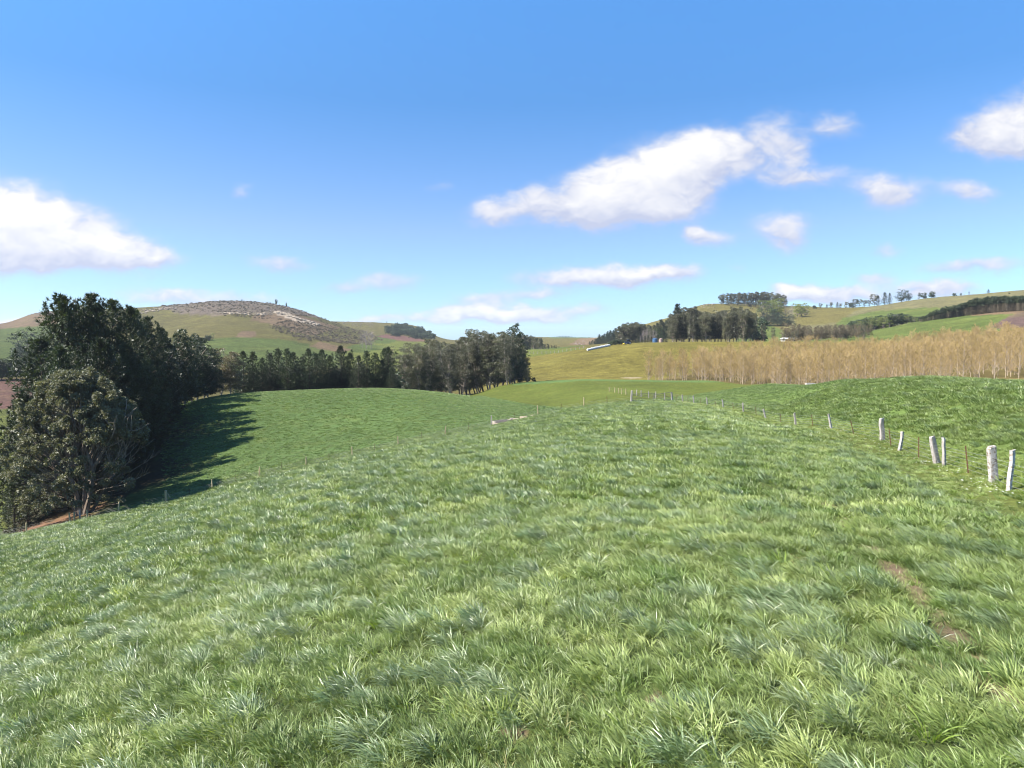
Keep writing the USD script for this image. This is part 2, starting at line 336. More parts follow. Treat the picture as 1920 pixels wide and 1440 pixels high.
# the fence on the right: (column of the foot, range, height of post, half width, lean x deg, kind)
RIGHT_FENCE = [(1261, 119), (1281, 119), (1302, 117), (1327, 115), (1357, 110), (1395, 103), (1437, 98), (1493, 80), (1557, 66), (1655, 55.5), (1693, 50), (1759, 44.5), (1775, 43.5), (1870, 34.5), (1903, 33), (2000, 29), (2200, 25)]
FENCE_XY = [tuple(at(p, r)[:2]) for p, r in RIGHT_FENCE]
GULLY_FENCE = [(-60, 113), (60, 113), (145, 113), (213, 113), (303, 113), (392, 113), (482, 113), (570, 112.5), (658, 112), (745, 112), (834, 112), (922, 112), (1009, 113), (1095, 114), (1140, 114), (1184, 114)]
GULLY_XY = [tuple(at(p, r)[:2]) for p, r in GULLY_FENCE]

TURF = {  # real-world base colours
    'near': (0.046, 0.062, 0.018), 'knoll': (0.062, 0.098, 0.029), 'hump': (0.062, 0.076, 0.014), 'right': (0.070, 0.102, 0.026),
    'olive': (0.100, 0.085, 0.019), 'green': (0.058, 0.075, 0.018), 'hill': (0.083, 0.071, 0.022), 'rock': (0.100, 0.077, 0.056),
    'plough': (0.104, 0.055, 0.041), 'darkplough': (0.072, 0.047, 0.040), 'tan': (0.115, 0.078, 0.044), 'pale': (0.090, 0.081, 0.038),
    'soil': (0.17, 0.088, 0.052), 'track': (0.29, 0.235, 0.175), 'litter_shade': (0.036, 0.027, 0.016), 'lime': (0.082, 0.092, 0.019), 'copse': (0.095, 0.074, 0.028),
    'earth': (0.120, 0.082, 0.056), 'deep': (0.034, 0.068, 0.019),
}
FIELDS = [  # colour, outline in the photograph, nearest and farthest range; later ones lie over earlier ones
    ('olive', [(880, 735), (960, 660), (1100, 640), (1200, 630), (1900, 630), (1960, 760), (880, 760)], 285, 560),
    ('green', [(940, 668), (1000, 662), (1145, 640), (1145, 630), (960, 635)], 470, 1000),
    ('lime', [(940, 674), (1010, 667), (1080, 657), (1110, 652), (1000, 655), (940, 660)], 470, 900),
    ('green', [(1020, 645), (1020, 620), (1140, 620), (1140, 634), (1075, 640)], 1900, 9000),
    ('tan', [(1050, 652), (1075, 642), (1090, 633), (1115, 630), (1140, 650)], 1150, 1900),
    ('hill', [(960, 650), (1025, 632), (1060, 640), (1075, 652)], 1000, 9000),
    # right side
    ('hill', [(1150, 625), (1250, 560), (1500, 540), (1500, 640), (1150, 640)], 700, 2500),
    ('green', [(1225, 632), (1225, 618), (1250, 612), (1250, 636)], 520, 1000),
    ('green', [(1400, 636), (1400, 606), (1430, 603), (1475, 622), (1475, 640)], 560, 1000),
    ('green', [(1380, 643), (1640, 640), (1640, 626), (1380, 626)], 520, 760),
    ('pale', [(1480, 640), (1480, 560), (1930, 520), (1930, 640)], 640, 2500),
    ('hill', [(1490, 590), (1490, 560), (1700, 545), (1600, 585), (1570, 605), (1490, 612)], 640, 2500),
    ('green', [(1560, 612), (1580, 597), (1640, 583), (1720, 578), (1800, 574), (1760, 600), (1640, 612)], 640, 2500),
    ('green', [(1600, 640), (1620, 614), (1700, 602), (1800, 592), (1890, 582), (1930, 582), (1930, 640)], 430, 700),
    ('tan', [(1820, 592), (1830, 581), (1940, 578), (1940, 588), (1890, 589)], 520, 720),
    ('darkplough', [(1855, 614), (1895, 590), (1940, 583), (1940, 618)], 430, 720),
    # left hill
    ('hill', [(-60, 640), (-60, 560), (820, 540), (820, 660), (700, 650), (640, 645), (560, 640), (380, 634), (260, 640)], 700, 2500),
    ('green', [(-60, 700), (-60, 622), (40, 612), (110, 606), (140, 600), (140, 700)], 470, 1600),
    ('green', [(360, 700), (372, 637), (430, 633), (520, 634), (600, 650), (640, 655), (640, 690)], 470, 1000),
    ('lime', [(640, 700), (640, 655), (680, 640), (760, 640), (830, 645), (870, 700)], 470, 1300),
    ('green', [(645, 655), (660, 647), (700, 645), (720, 652), (700, 658), (668, 661)], 600, 1000),
    ('green', [(700, 644), (708, 628), (745, 637), (733, 644)], 800, 1500),
    ('plough', [(706, 631), (720, 627), (790, 633), (800, 640), (760, 640)], 800, 1600),
    ('plough', [(-100, 765), (-100, 703), (150, 707), (150, 770)], 320, 460),
    ('lime', [(-100, 1000), (-100, 766), (120, 770), (120, 850), (40, 990)], 128, 330),
    ('tan', [(470, 600), (480, 587), (560, 590), (640, 615), (600, 625), (560, 640), (540, 615)], 900, 1500),
    ('tan', [(580, 650), (600, 640), (660, 655), (640, 662)], 500, 1000),
    ('tan', [(440, 633), (452, 621), (480, 622), (480, 631)], 700, 1000),
    ('tan', [(815, 685), (835, 672), (860, 672), (870, 685)], 500, 900),
    ('rock', [(330, 588), (300, 572), (380, 552), (540, 552), (620, 600), (560, 590), (480, 588), (400, 592)], 1050, 1500),
    ('rock', [(40, 600), (60, 575), (140, 570), (140, 592)], 1200, 1700),
    ('tan', [(-20, 618), (20, 595), (60, 590), (140, 592), (140, 604), (60, 612)], 1100, 1700),
    ('track', [(515, 588), (525, 585), (560, 596), (600, 607), (590, 611), (550, 600)], 1000, 1500),
]
shade_dir = np.array([SUN[0], SUN[1]]) / math.hypot(SUN[0], SUN[1])


HUMP = [(880, 745), (900, 742), (1000, 760), (1100, 768), (1190, 752), (1290, 742), (1420, 722), (1600, 700), (1000, 690), (880, 715)]


def turf(x, y, z):
    """Which plants or soil cover the ground: base colour at world points."""
    r = np.hypot(x, y)
    p = np.stack([x, y, z], -1)
    px, py = row_of(p)
    front = y > 0.35 * r
    j1, j2 = vnoise(x / 14, y / 14, 11, 3) - 0.5, vnoise(x / 14, y / 14, 12, 3) - 0.5
    pxj, pyj = px + j1 * 8, py + j2 * 3
    c = np.tile(np.array(TURF['near']), (len(x), 1))

    def put(where, name):
        c[where] = TURF[name]

    put(r > 285, 'hill')
    dg = line_distance(GULLY_XY, x, y)
    df = line_distance(FENCE_XY, x, y)
    beyond_gully = (r > np.interp(px, [p_ for p_, _ in GULLY_FENCE], [q for _, q in GULLY_FENCE])) & (px < 1190) & front
    put(beyond_gully & (r < 290), 'knoll')
    rf = np.interp(px, [p_ for p_, _ in RIGHT_FENCE], [q for _, q in RIGHT_FENCE])
    put((px > 1184) & (r > rf) & (r < 300) & front, 'right')
    hump_edge = HUMP
    put(front & (r > 118) & (r < 292) & inside(hump_edge, px + j1 * 3, py), 'hump')
    put(front & (r > 118) & (r < 300) & inside([(960, 722), (1100, 714), (1300, 717), (1520, 716), (1300, 709), (1100, 707), (960, 712)], px, py), 'knoll')
    wood = front & (px > 1214 + 6 * j1) & (r > np.interp(px, [1212, 1230, 1300, 1420, 1500, 1650, 1990], [270, 262, 258, 225, 212, 196, 188]) + 20 * j2) & (r < np.interp(px, [1212, 1260, 1330, 1500, 1750, 1990], [278, 308, 352, 388, 400, 402]))
    for name, poly, r0, r1 in FIELDS:
        put(front & (r > r0) & (r < r1) & inside(poly, pxj, pyj), name)
    put(wood, 'copse')
    # strip the stock keep short along the right fence
    w = np.clip(1 - df / 3.0, 0, 1)[:, None] * 0.75 * (r < 140)[:, None]
    c = c * (1 - w) + np.array(TURF['lime']) * w
    w = (np.clip(1 - dg / 2.0, 0, 1) * np.clip((px - 560) / 250, 0, 1))[:, None] * 0.8  # darker green line along the gully fence
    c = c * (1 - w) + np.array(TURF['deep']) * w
    # bare soil: under the big gum, round the trough, by the gate
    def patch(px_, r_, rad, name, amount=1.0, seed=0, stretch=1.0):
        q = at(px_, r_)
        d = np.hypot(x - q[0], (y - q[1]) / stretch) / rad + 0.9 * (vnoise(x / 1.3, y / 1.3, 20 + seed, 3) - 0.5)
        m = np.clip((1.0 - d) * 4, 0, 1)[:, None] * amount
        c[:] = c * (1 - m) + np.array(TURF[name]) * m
    patch(60, 124, 11, 'soil', 0.95)
    patch(180, 140, 16, 'litter_shade', 0.9, 1)
    patch(230, 165, 18, 'litter_shade', 0.85, 1)
    patch(262, 172, 12, 'litter_shade', 0.8, 6)  # leaf litter, spread wider to paint the tree belt's shadow deeper
    patch(225, 140, 13, 'litter_shade', 0.8, 7)  # litter again, its dark colour also deepening the shadow by the knoll
    patch(1286, 115, 1.9, 'track', 0.75, 3)
    patch(1300, 111, 1.6, 'track', 0.5, 3)
    for q_, r_, rad in ((924, 109.0, 1.7), (945, 109.8, 2.6), (962, 110.6, 2.3), (980, 111.2, 2.0), (1002, 112, 1.4), (987, 111.8, 1.6), (1160, 113, 1.0)):
        patch(q_, r_, rad, 'track', 0.9, 4)
    patch(1185, 300, 5, 'track', 0.6, 5)
    # tyre rut with bare earth in the near paddock
    rut = [at(1930, 11.2)[:2], at(1850, 12.6)[:2], at(1790, 14.5)[:2], at(1680, 18.8)[:2], at(1640, 21)[:2], at(1560, 27)[:2]]
    d = line_distance([tuple(q) for q in rut], x, y)
    m = np.clip(1 - d / 0.35 + 1.6 * (vnoise(x / 0.8, y / 0.8, 31, 2) - 0.62), 0, 1)[:, None] * 0.9 * (r < 40)[:, None]
    c = c * (1 - m) + np.array(TURF['earth']) * m
    patch(962, 8.9, 0.22, 'earth', 0.95, 8)
    patch(1240, 9.6, 0.18, 'earth', 0.9, 9)
    return c


def ground_material(name, near):
    nodes = {'geo': ('geometry', {}), 'tint': ('attribute', {'attribute': 'tint'}),
             'n1': ('noise_texture', {'scale': 0.035, 'detail': 5.0, 'roughness': 0.6}),
             'n2': ('noise_texture', {'scale': 0.9 if near else 0.16, 'detail': 6.0, 'roughness': 0.68}),
             'n3': ('noise_texture', {'scale': 5.0 if near else 0.7, 'detail': 4.0, 'roughness': 0.7}),
             'r1': ('map_range', {'from_min': 0.3, 'from_max': 0.7, 'to_min': 0.82, 'to_max': 1.18, 'clamp': True}),
             'r2': ('map_range', {'from_min': 0.3, 'from_max': 0.7, 'to_min': 0.70, 'to_max': 1.30, 'clamp': True}),
             'r3': ('map_range', {'from_min': 0.3, 'from_max': 0.7, 'to_min': 0.72, 'to_max': 1.28, 'clamp': True}),
             'm12': ('math', {'math_type': 'multiply'}), 'm123': ('math', {'math_type': 'multiply'}),
             'col': ('vector_math', {'math_type': 'scale'}),
             'h': ('math', {'math_type': 'add'}),
             'bump': ('bump', {'strength': 0.9, 'distance': 0.16 if near else 0.9}),
             'hue': ('mix', {'mix_type': 'mix', 'color2': (0.13, 0.125, 0.03)}),
             'hf': ('map_range', {'from_min': 0.5, 'from_max': 0.75, 'to_min': 0.0, 'to_max': 0.30, 'clamp': True}),
             'n4': ('noise_texture', {'scale': 0.22 if near else 0.02, 'detail': 4.0, 'roughness': 0.6}),
             'p': ('principled_bsdf', {'roughness': 0.85, 'specular_ior_level': 0.08, 'diffuse_roughness': 0.6})}
    links = [('geo.position', f'n{i}.vector') for i in (1, 2, 3, 4)] + [
        ('n1.fac', 'r1.value'), ('n2.fac', 'r2.value'), ('n3.fac', 'r3.value'),
        ('r1.result', 'm12.value1'), ('r2.result', 'm12.value2'), ('m12.value', 'm123.value1'), ('r3.result', 'm123.value2'),
        ('n4.fac', 'hf.value'), ('hf.result', 'hue.fac'), ('tint.color', 'hue.color1'),
        ('hue.color', 'col.vector1'), ('m123.value', 'col.scale'), ('col.vector', 'p.base_color'),
        ('n2.fac', 'h.value1'), ('n3.fac', 'h.value2'), ('h.value', 'bump.height'), ('bump.normal', 'p.normal')]
    return mat(name, nodes, links, 'p.BSDF')


def ground_sheets():
    fwd = np.arange(-47.0, 47.001, 0.13)
    rest = np.concatenate([np.linspace(47, 313, 66)[1:-1]])
    ang = np.radians(np.concatenate([fwd, rest]))
    rings = np.exp(np.arange(math.log(1.5), math.log(9000.0), 0.0195))
    n, m = len(rings), len(ang)
    R, A = np.meshgrid(rings, ang, indexing='ij')
    X, Y = R * np.sin(A), R * np.cos(A)
    H = height(X.ravel(), Y.ravel()).reshape(n, m)
    P = np.stack([X, Y, H], -1)
    dr = np.gradient(P, axis=0)
    da = np.roll(P, -1, 1) - np.roll(P, 1, 1)
    N = np.cross(da, dr)
    N *= np.sign(N[..., 2:])
    N /= np.linalg.norm(N, axis=-1, keepdims=True)
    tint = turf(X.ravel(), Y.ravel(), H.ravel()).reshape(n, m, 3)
    cut = int(np.searchsorted(rings, 292.0))
    for name, label, i0, i1, near in (('ground', 'grazed and ungrazed green pasture of the near paddocks', 0, cut, True),
                                      ('hills', 'green and tan farmed hills and valley fields beyond the near paddocks', cut, n - 1, False)):
        k = i1 - i0 + 1
        v, nn, tt = P[i0:i1 + 1].reshape(-1, 3), N[i0:i1 + 1].reshape(-1, 3), tint[i0:i1 + 1].reshape(-1, 3)
        i, j = np.meshgrid(np.arange(k - 1), np.arange(m), indexing='ij')
        j2 = (j + 1) % m
        q = np.stack([i * m + j, i * m + j2, (i + 1) * m + j2, (i + 1) * m + j], -1).reshape(-1, 4)
        f = np.vstack([q[:, [0, 1, 2]], q[:, [0, 2, 3]]])
        if i0 == 0:
            v = np.vstack([v, [0, 0, float(height(np.array([0.01]), np.array([0.01]))[0])]])
            nn, tt = np.vstack([nn, [0, 0, 1.0]]), np.vstack([tt, tt[:1]])
            jj = np.arange(m)
            f = np.vstack([f, np.stack([np.full(m, len(v) - 1), (jj + 1) % m, jj], 1)])
        g = usdkit.mesh(stage, '/World/' + name, (v, f), ground_material(name + '_turf', near))
        g.CreateNormalsAttr(Vt.Vec3fArray.FromNumpy(nn.astype(np.float32)))
        g.SetNormalsInterpolation('vertex')
        UsdGeom.PrimvarsAPI(g).CreatePrimvar('tint', Sdf.ValueTypeNames.Color3fArray, 'vertex').Set(Vt.Vec3fArray.FromNumpy(tt.astype(np.float32)))
        tag(g.GetPrim(), label, 'ground' if near else 'hills', None, 'structure')


ground_sheets()
# ---------------------------------------------------------------- pasture grass
def leaf_material(name, low, high, gloss=0.4, trans=0.3, rough=0.45, spread=0.25, scale=0.35, tint=None, spec=0.5, island=True):
    """Foliage: colour runs from low to high over patches of the world and from leaf to leaf; some light shines through."""
    nodes = {'geo': ('geometry', {}), 'n': ('noise_texture', {'scale': scale, 'detail': 3.0, 'roughness': 0.6}),
             'r': ('map_range', {'from_min': 0.32, 'from_max': 0.68, 'to_min': 0.0, 'to_max': 1.0, 'clamp': True}),
             'mixf': ('math', {'math_type': 'multiply_add', 'value2': 0.45, 'use_clamp': True}),
             'half': ('math', {'math_type': 'multiply', 'value2': 0.55}),
             'c': ('mix', {'mix_type': 'mix', 'color1': low, 'color2': high}),
             'obj': ('object_info', {}), 'ov': ('map_range', {'from_min': 0.0, 'from_max': 1.0, 'to_min': 1.0 - spread, 'to_max': 1.0 + spread}),
             'cv': ('vector_math', {'math_type': 'scale'}),
             'p': ('principled_bsdf', {'roughness': rough, 'specular_ior_level': spec}),
             't': ('translucent_bsdf', {}), 'tc': ('mix', {'mix_type': 'multiply', 'fac': 1.0, 'color2': (1.5, 1.55, 0.6)}),
             'm': ('mix_closure', {'fac': trans})}
    links = [('geo.position', 'n.vector'), ('n.fac', 'r.value'), ('r.result', 'half.value1'), ('geo.random_per_island', 'mixf.value1'), ('half.value', 'mixf.value3'),
             ('mixf.value', 'c.fac'), ('obj.random', 'ov.value'), ('c.color', 'cv.vector1'), ('ov.result', 'cv.scale'), ('cv.vector', 'p.base_color'),
             ('cv.vector', 'tc.color1'), ('tc.color', 't.color'), ('p.BSDF', 'm.closure1'), ('t.BSDF', 'm.closure2')]
    if not island:
        links = [x for x in links if x[0] != 'geo.random_per_island'] + [('obj.random', 'mixf.value1')]
    return mat(name, nodes, links, 'm.closure')


WIND = math.atan2(0.28, -0.96)    # the grass is combed to the left and a little away


def blades(rng, n, radius, length, width, spread, bend, segs=3, splay=0.8):
    """n grass blades rooted in a disc, combed by the wind."""
    a, rr = rng.uniform(0, 2 * np.pi, n), radius * np.sqrt(rng.uniform(0, 1, n))
    x, y = rr * np.cos(a), rr * np.sin(a)
    L = length * rng.uniform(0.55, 1.1, n)
    dx = math.cos(WIND) + splay * x / radius + rng.normal(0, spread, n)
    dy = math.sin(WIND) + splay * y / radius + rng.normal(0, spread, n)
    az = np.arctan2(dy, dx)
    t0 = np.clip(rng.normal(0.35, 0.25, n), -0.1, 0.9)
    t1 = np.clip(rng.normal(bend, 0.3, n), 0.4, 2.0)
    hx, hy = np.cos(az), np.sin(az)
    side = np.stack([-hy, hx, np.zeros(n)], 1)
    yaw = rng.uniform(-0.9, 0.9, n)   # blades twist about their own length
    p = np.stack([x, y, np.full(n, -0.03)], 1)
    pts = [p]
    for k in range(segs):
        t = t0 + (t1 - t0) * (k + 0.5) / segs
        p = p + (L / segs)[:, None] * np.stack([np.sin(t) * hx, np.sin(t) * hy, np.cos(t)], 1)
        pts.append(p)
    v, per = [], 2 * segs + 1
    for k in range(segs):
        w = width * rng.uniform(0.7, 1.2, n) * (0.75 if k == 0 else 1.0 - 0.45 * k / segs) / 2
        t = t0 + (t1 - t0) * k / segs
        nrm = np.stack([np.cos(t) * hx, np.cos(t) * hy, -np.sin(t)], 1)
        s = side * np.cos(yaw)[:, None] + nrm * np.sin(yaw)[:, None]
        v += [pts[k] - s * w[:, None], pts[k] + s * w[:, None]]
    v.append(pts[-1])
    V = np.stack(v, 1).reshape(-1, 3)
    f = []
    for k in range(segs - 1):
        f += [[2 * k, 2 * k + 1, 2 * k + 3], [2 * k, 2 * k + 3, 2 * k + 2]]
    f.append([2 * segs - 2, 2 * segs - 1, 2 * segs])
    F = (np.array(f)[None] + (np.arange(n) * per)[:, None, None]).reshape(-1, 3)
    return V, F


def scatter(rng, r0, r1, per_m2, a0=-39.5, a1=39.5, clump=None):
    """Random ground points between two ranges within the view and a little round it."""
    n = int(per_m2 * 0.5 * math.radians(a1 - a0) * (r1 * r1 - r0 * r0))
    r = np.sqrt(rng.uniform(r0 * r0, r1 * r1, n))
    a = np.radians(rng.uniform(a0, a1, n))
    return r * np.sin(a), r * np.cos(a)


def instancer(path, protos, index, pos, yaw, scale, label, cat, kind='stuff'):
    pi = UsdGeom.PointInstancer.Define(stage, path)
    paths = []
    for k, (m, material_) in enumerate(protos):
        g = usdkit.mesh(stage, f'{path}/clump_{k:03d}', m, material_)
        paths.append(g.GetPath())
    pi.CreatePrototypesRel().SetTargets(paths)
    pi.CreateProtoIndicesAttr(Vt.IntArray.FromNumpy(np.asarray(index, np.int32)))
    pi.CreatePositionsAttr(Vt.Vec3fArray.FromNumpy(np.asarray(pos, np.float32)))
    q = np.zeros((len(pos), 4), np.float32)
    q[:, 2], q[:, 3] = np.sin(yaw / 2), np.cos(yaw / 2)
    pi.CreateOrientationsAttr(Vt.QuathArray([Gf.Quath(float(w), 0, 0, float(z)) for z, w in q[:, 2:]]))
    s = np.asarray(scale, np.float32)
    pi.CreateScalesAttr(Vt.Vec3fArray.FromNumpy(np.repeat(s[:, None], 3, 1) if s.ndim == 1 else s))
    tag(pi.GetPrim(), label, cat, None, kind)
    return pi


M_TURF = leaf_material('grass_turf', (0.085, 0.138, 0.026), (0.395, 0.425, 0.168), trans=0.30, rough=0.48, spread=0.30, scale=0.5)
M_TUSSOCK = leaf_material('grass_tussock', (0.072, 0.122, 0.046), (0.300, 0.345, 0.180), trans=0.22, rough=0.42, spread=0.28, scale=0.6, spec=0.6)
M_LUSH = leaf_material('grass_lush', (0.092, 0.138, 0.034), (0.255, 0.300, 0.110), trans=0.30, rough=0.48, spread=0.30, scale=0.35)
M_KNOLL = leaf_material('grass_knoll', (0.090, 0.136, 0.034), (0.165, 0.212, 0.064), trans=0.30, rough=0.5, spread=0.25, scale=0.35)
M_COARSE = leaf_material('grass_coarse', (0.13, 0.19, 0.03), (0.27, 0.32, 0.08), trans=0.4, rough=0.4, spread=0.2, scale=0.5)
M_DRY = leaf_material('grass_dry', (0.24, 0.22, 0.08), (0.36, 0.31, 0.15), trans=0.3, rough=0.5, spread=0.2, scale=0.5)


def pasture():
    global keys_pick
    rng = np.random.default_rng(5)
    protos, idx = [], {}

    def add(key, mesh, material_):
        idx.setdefault(key, []).append(len(protos))
        protos.append((mesh, material_))

    for k in range(7):
        add('turf', blades(rng, 54, 0.115, 0.285, 0.0115, 0.6, 1.45, 3, 1.25), M_TURF)
        add('turf_lush', blades(rng, 54, 0.125, 0.245, 0.0115, 0.7, 1.2, 3, 1.4), M_LUSH)
        add('mid', blades(rng, 42, 0.18, 0.28, 0.021, 0.7, 1.25, 3, 1.5), M_TURF)
        add('mid_lush', blades(rng, 42, 0.18, 0.26, 0.021, 0.7, 1.1, 3, 1.7), M_LUSH)
        add('far', blades(rng, 34, 0.32, 0.33, 0.042, 0.7, 1.1, 2, 1.8), M_TURF)
        add('far_lush', blades(rng, 36, 0.30, 0.30, 0.044, 0.7, 1.0, 2, 2.2), M_LUSH)
        add('knoll', blades(rng, 32, 0.36, 0.17, 0.06, 0.7, 1.05, 2, 2.4), M_KNOLL)
        add('tussock', blades(rng, 115, 0.17, 0.44, 0.0115, 0.45, 1.65, 4, 0.8), M_TUSSOCK)
        add('tussock_mid', blades(rng, 70, 0.22, 0.44, 0.021, 0.5, 1.4, 3, 1.0), M_TUSSOCK)
        add('tussock_far', blades(rng, 42, 0.30, 0.44, 0.043, 0.55, 1.25, 2, 1.2), M_TUSSOCK)
        add('coarse', blades(rng, 26, 0.12, 0.42, 0.021, 0.9, 1.35, 4, 1.8), M_COARSE)
        add('dry', blades(rng, 22, 0.2, 0.26, 0.011, 0.9, 1.3), M_DRY)
    for k in range(4):
        add('short', blades(rng, 60, 0.30, 0.15, 0.012, 0.9, 1.2, 2, 0.6), M_TURF)

    P, I, S, YAW = [], [], [], []

    def put(keys, x, y, size, yaw, lift=0.0):
        n = len(x)
        if not n:
            return
        z = height(x, y) + lift
        P.append(np.stack([x, y, z], 1))
        opts = np.array([idx[k] for k in keys])
        which = keys_pick if keys_pick is not None else rng.integers(0, len(keys), n)
        I.append(opts[which, rng.integers(0, opts.shape[1], n)])
        S.append(size)
        YAW.append(yaw)

    rut = [tuple(at(*q)[:2]) for q in ((1930, 11.2), (1850, 12.6), (1790, 14.5), (1680, 18.8), (1640, 21), (1560, 27))]
    px_of = lambda x, y: 960 + FPX * x / np.maximum(y, 0.1)  # noqa: E731
    for r0, r1, dens, a, b, tus, tden in ((3.5, 24, 23, 'turf', 'turf_lush', 'tussock', 2.2), (24, 55, 10.5, 'mid', 'mid_lush', 'tussock_mid', 1.5), (55, 118, 5.0, 'far', 'far_lush', 'tussock_far', 0.75), (118, 215, 2.6, 'knoll', 'knoll', 'tussock_far', 0.0)):
        x, y = scatter(rng, r0, r1, dens)
        r = np.hypot(x, y)
        px = px_of(x, y)
        keep = np.ones(len(x), bool)
        keep &= ~((r < 40) & (line_distance(rut, x, y) < 0.36) & (vnoise(x / 0.8, y / 0.8, 31, 2) > 0.46))
        bare = vnoise(x / 0.55, y / 0.55, 41, 2)
        keep &= ~((r < 30) & (bare > 0.78))
        for q_, r_ in ((962, 8.9), (1240, 9.6)):
            c = at(q_, r_)
            keep &= np.hypot(x - c[0], y - c[1]) > 0.24
        for q_, r_, rad in ((926, 109.3, 1.3), (945, 110, 2.4), (960, 110.8, 2.2), (978, 111.3, 1.9), (1002, 112, 1.2), (985, 111.8, 1.5), (1286, 115, 1.6)):
            c = at(q_, r_)
            keep &= np.hypot(x - c[0], y - c[1]) > rad * 0.8
        keep &= ~((px < 300) & (r > 112))
        if r0 > 100:
            keep &= (px > 230) & (px < 1760)
            q = row_of(np.stack([x, y, height(x, y)], 1))
            keep &= ~inside(HUMP, q[0], q[1])
        x, y, r, px = x[keep], y[keep], r[keep], px[keep]
        rf = np.interp(px, [p for p, _ in RIGHT_FENCE], [q for _, q in RIGHT_FENCE])
        gf = np.interp(px, [p for p, _ in GULLY_FENCE], [q for _, q in GULLY_FENCE])
        other = ((px > 1184) & (r > rf)) | ((px <= 1184) & (r > gf))
        patchy = vnoise(x / 2.6, y / 2.6, 42, 3)
        lush = np.where(other, rng.uniform(0, 1, len(x)) < 0.92, patchy + rng.normal(0, 0.1, len(x)) > 0.52)
        fence_d = line_distance(FENCE_XY, x, y)
        size = rng.uniform(0.75, 1.25, len(x)) * (0.22 + 1.6 * vnoise(x / 0.7, y / 0.7, 43, 2))
        size = np.where(fence_d < 2.6, size * 0.55, size)
        lush = lush & (fence_d > 2.0)
        keys_pick = np.where(lush, 1, 0)
        put([a, b], x, y, size, rng.normal(0, 0.45 if r1 < 30 else 0.9, len(x)) + 1.1 * (vnoise(x / 3.5, y / 3.5, 44, 2) - 0.5))
        if tden:
            x, y = scatter(rng, r0, r1, tden * 2.6)
            r = np.hypot(x, y)
            px = px_of(x, y)
            rf = np.interp(px, [p for p, _ in RIGHT_FENCE], [q for _, q in RIGHT_FENCE])
            other = (px > 1184) & (r > rf)
            keep = (vnoise(x / 0.6, y / 0.6, 45, 2) > np.where(other, 0.64, 0.56)) & ~((px < 290) & (r > 112)) & (line_distance(FENCE_XY, x, y) > 2.4)
            keep &= ~((r < 40) & (line_distance(rut, x, y) < 0.4)) & ~((px <= 1184) & (r > 112))
            x, y = x[keep], y[keep]
            keys_pick = None
            put([tus], x, y, rng.uniform(0.7, 1.15, len(x)), rng.normal(0, 0.28, len(x)) + 0.9 * (vnoise(x / 3.5, y / 3.5, 44, 2) - 0.5))
    keys_pick = None
    x, y = scatter(rng, 3.5, 26, 4)
    put(['short'], x, y, rng.uniform(0.7, 1.3, len(x)), rng.uniform(-0.8, 0.8, len(x)))
    x, y = scatter(rng, 3.5, 30, 1.0)
    keep = vnoise(x / 1.5, y / 1.5, 46, 2) > 0.6
    keys_pick = None
    xc, yc = scatter(rng, 3.5, 40, 0.5)
    kc = vnoise(xc / 2.2, yc / 2.2, 47, 2) > 0.5
    put(['coarse'], xc[kc], yc[kc], rng.uniform(0.6, 1.15, int(kc.sum())), rng.uniform(-1.2, 1.2, int(kc.sum())))
    put(['dry'], x[keep], y[keep], rng.uniform(0.6, 1.1, int(keep.sum())), rng.uniform(-1, 1, int(keep.sum())))
    pos, index, size, yaw = np.vstack(P), np.concatenate(I), np.concatenate(S), np.concatenate(YAW)
    print('grass clumps', len(pos))
    instancer('/World/pasture_grass', protos, index, pos, yaw, size, 'long windblown green pasture grass covering the near paddocks', 'grass')


keys_pick = None
pasture()
# ---------------------------------------------------------------- trees
KINDS = stage.CreateClassPrim('/World/Kinds')


def bark(name, dark, light, scale=6.0):
    nodes = {'tc': ('texture_coordinate', {}), 'mp': ('mapping', {'scale': (1.0, 1.0, 0.25)}),
             'n': ('noise_texture', {'scale': scale, 'detail': 5.0, 'roughness': 0.65}),
             'c': ('mix', {'mix_type': 'mix', 'color1': dark, 'color2': light}),
             'r': ('map_range', {'from_min': 0.35, 'from_max': 0.65, 'clamp': True}),
             'b': ('bump', {'strength': 0.5, 'distance': 0.05}),
             'p': ('principled_bsdf', {'roughness': 0.85, 'specular_ior_level': 0.2})}
    links = [('tc.object', 'mp.vector'), ('mp.vector', 'n.vector'), ('n.fac', 'r.value'), ('r.result', 'c.fac'), ('c.color', 'p.base_color'), ('n.fac', 'b.height'), ('b.normal', 'p.normal')]
    return mat(name, nodes, links, 'p.BSDF')


M_PINE = leaf_material('pine_needles', (0.014, 0.026, 0.010), (0.058, 0.070, 0.022), trans=0.18, rough=0.5, spread=0.3, scale=0.25)
M_FARPINE = leaf_material('pine_needles_far', (0.016, 0.030, 0.017), (0.042, 0.058, 0.028), trans=0.18, rough=0.55, spread=0.3, scale=0.12)
M_GUM = leaf_material('gum_leaves', (0.036, 0.042, 0.018), (0.155, 0.136, 0.070), trans=0.2, rough=0.40, spread=0.32, scale=0.3, spec=0.6)
M_BROWNGUM = leaf_material('gum_leaves_brown', (0.075, 0.062, 0.034), (0.155, 0.115, 0.062), trans=0.2, rough=0.45, spread=0.3, scale=0.3)
M_BIGGUM = leaf_material('gum_leaves_glossy', (0.055, 0.060, 0.032), (0.270, 0.255, 0.170), trans=0.16, rough=0.52, spread=0.1, scale=0.8, spec=0.35)
M_WILLOW = leaf_material('willow_leaves', (0.10, 0.13, 0.03), (0.19, 0.19, 0.055), trans=0.3, rough=0.5, spread=0.3, scale=0.2)
M_SCRUB = leaf_material('scrub_leaves', (0.115, 0.094, 0.066), (0.195, 0.160, 0.112), trans=0.1, rough=0.7, spread=0.35, scale=0.05)
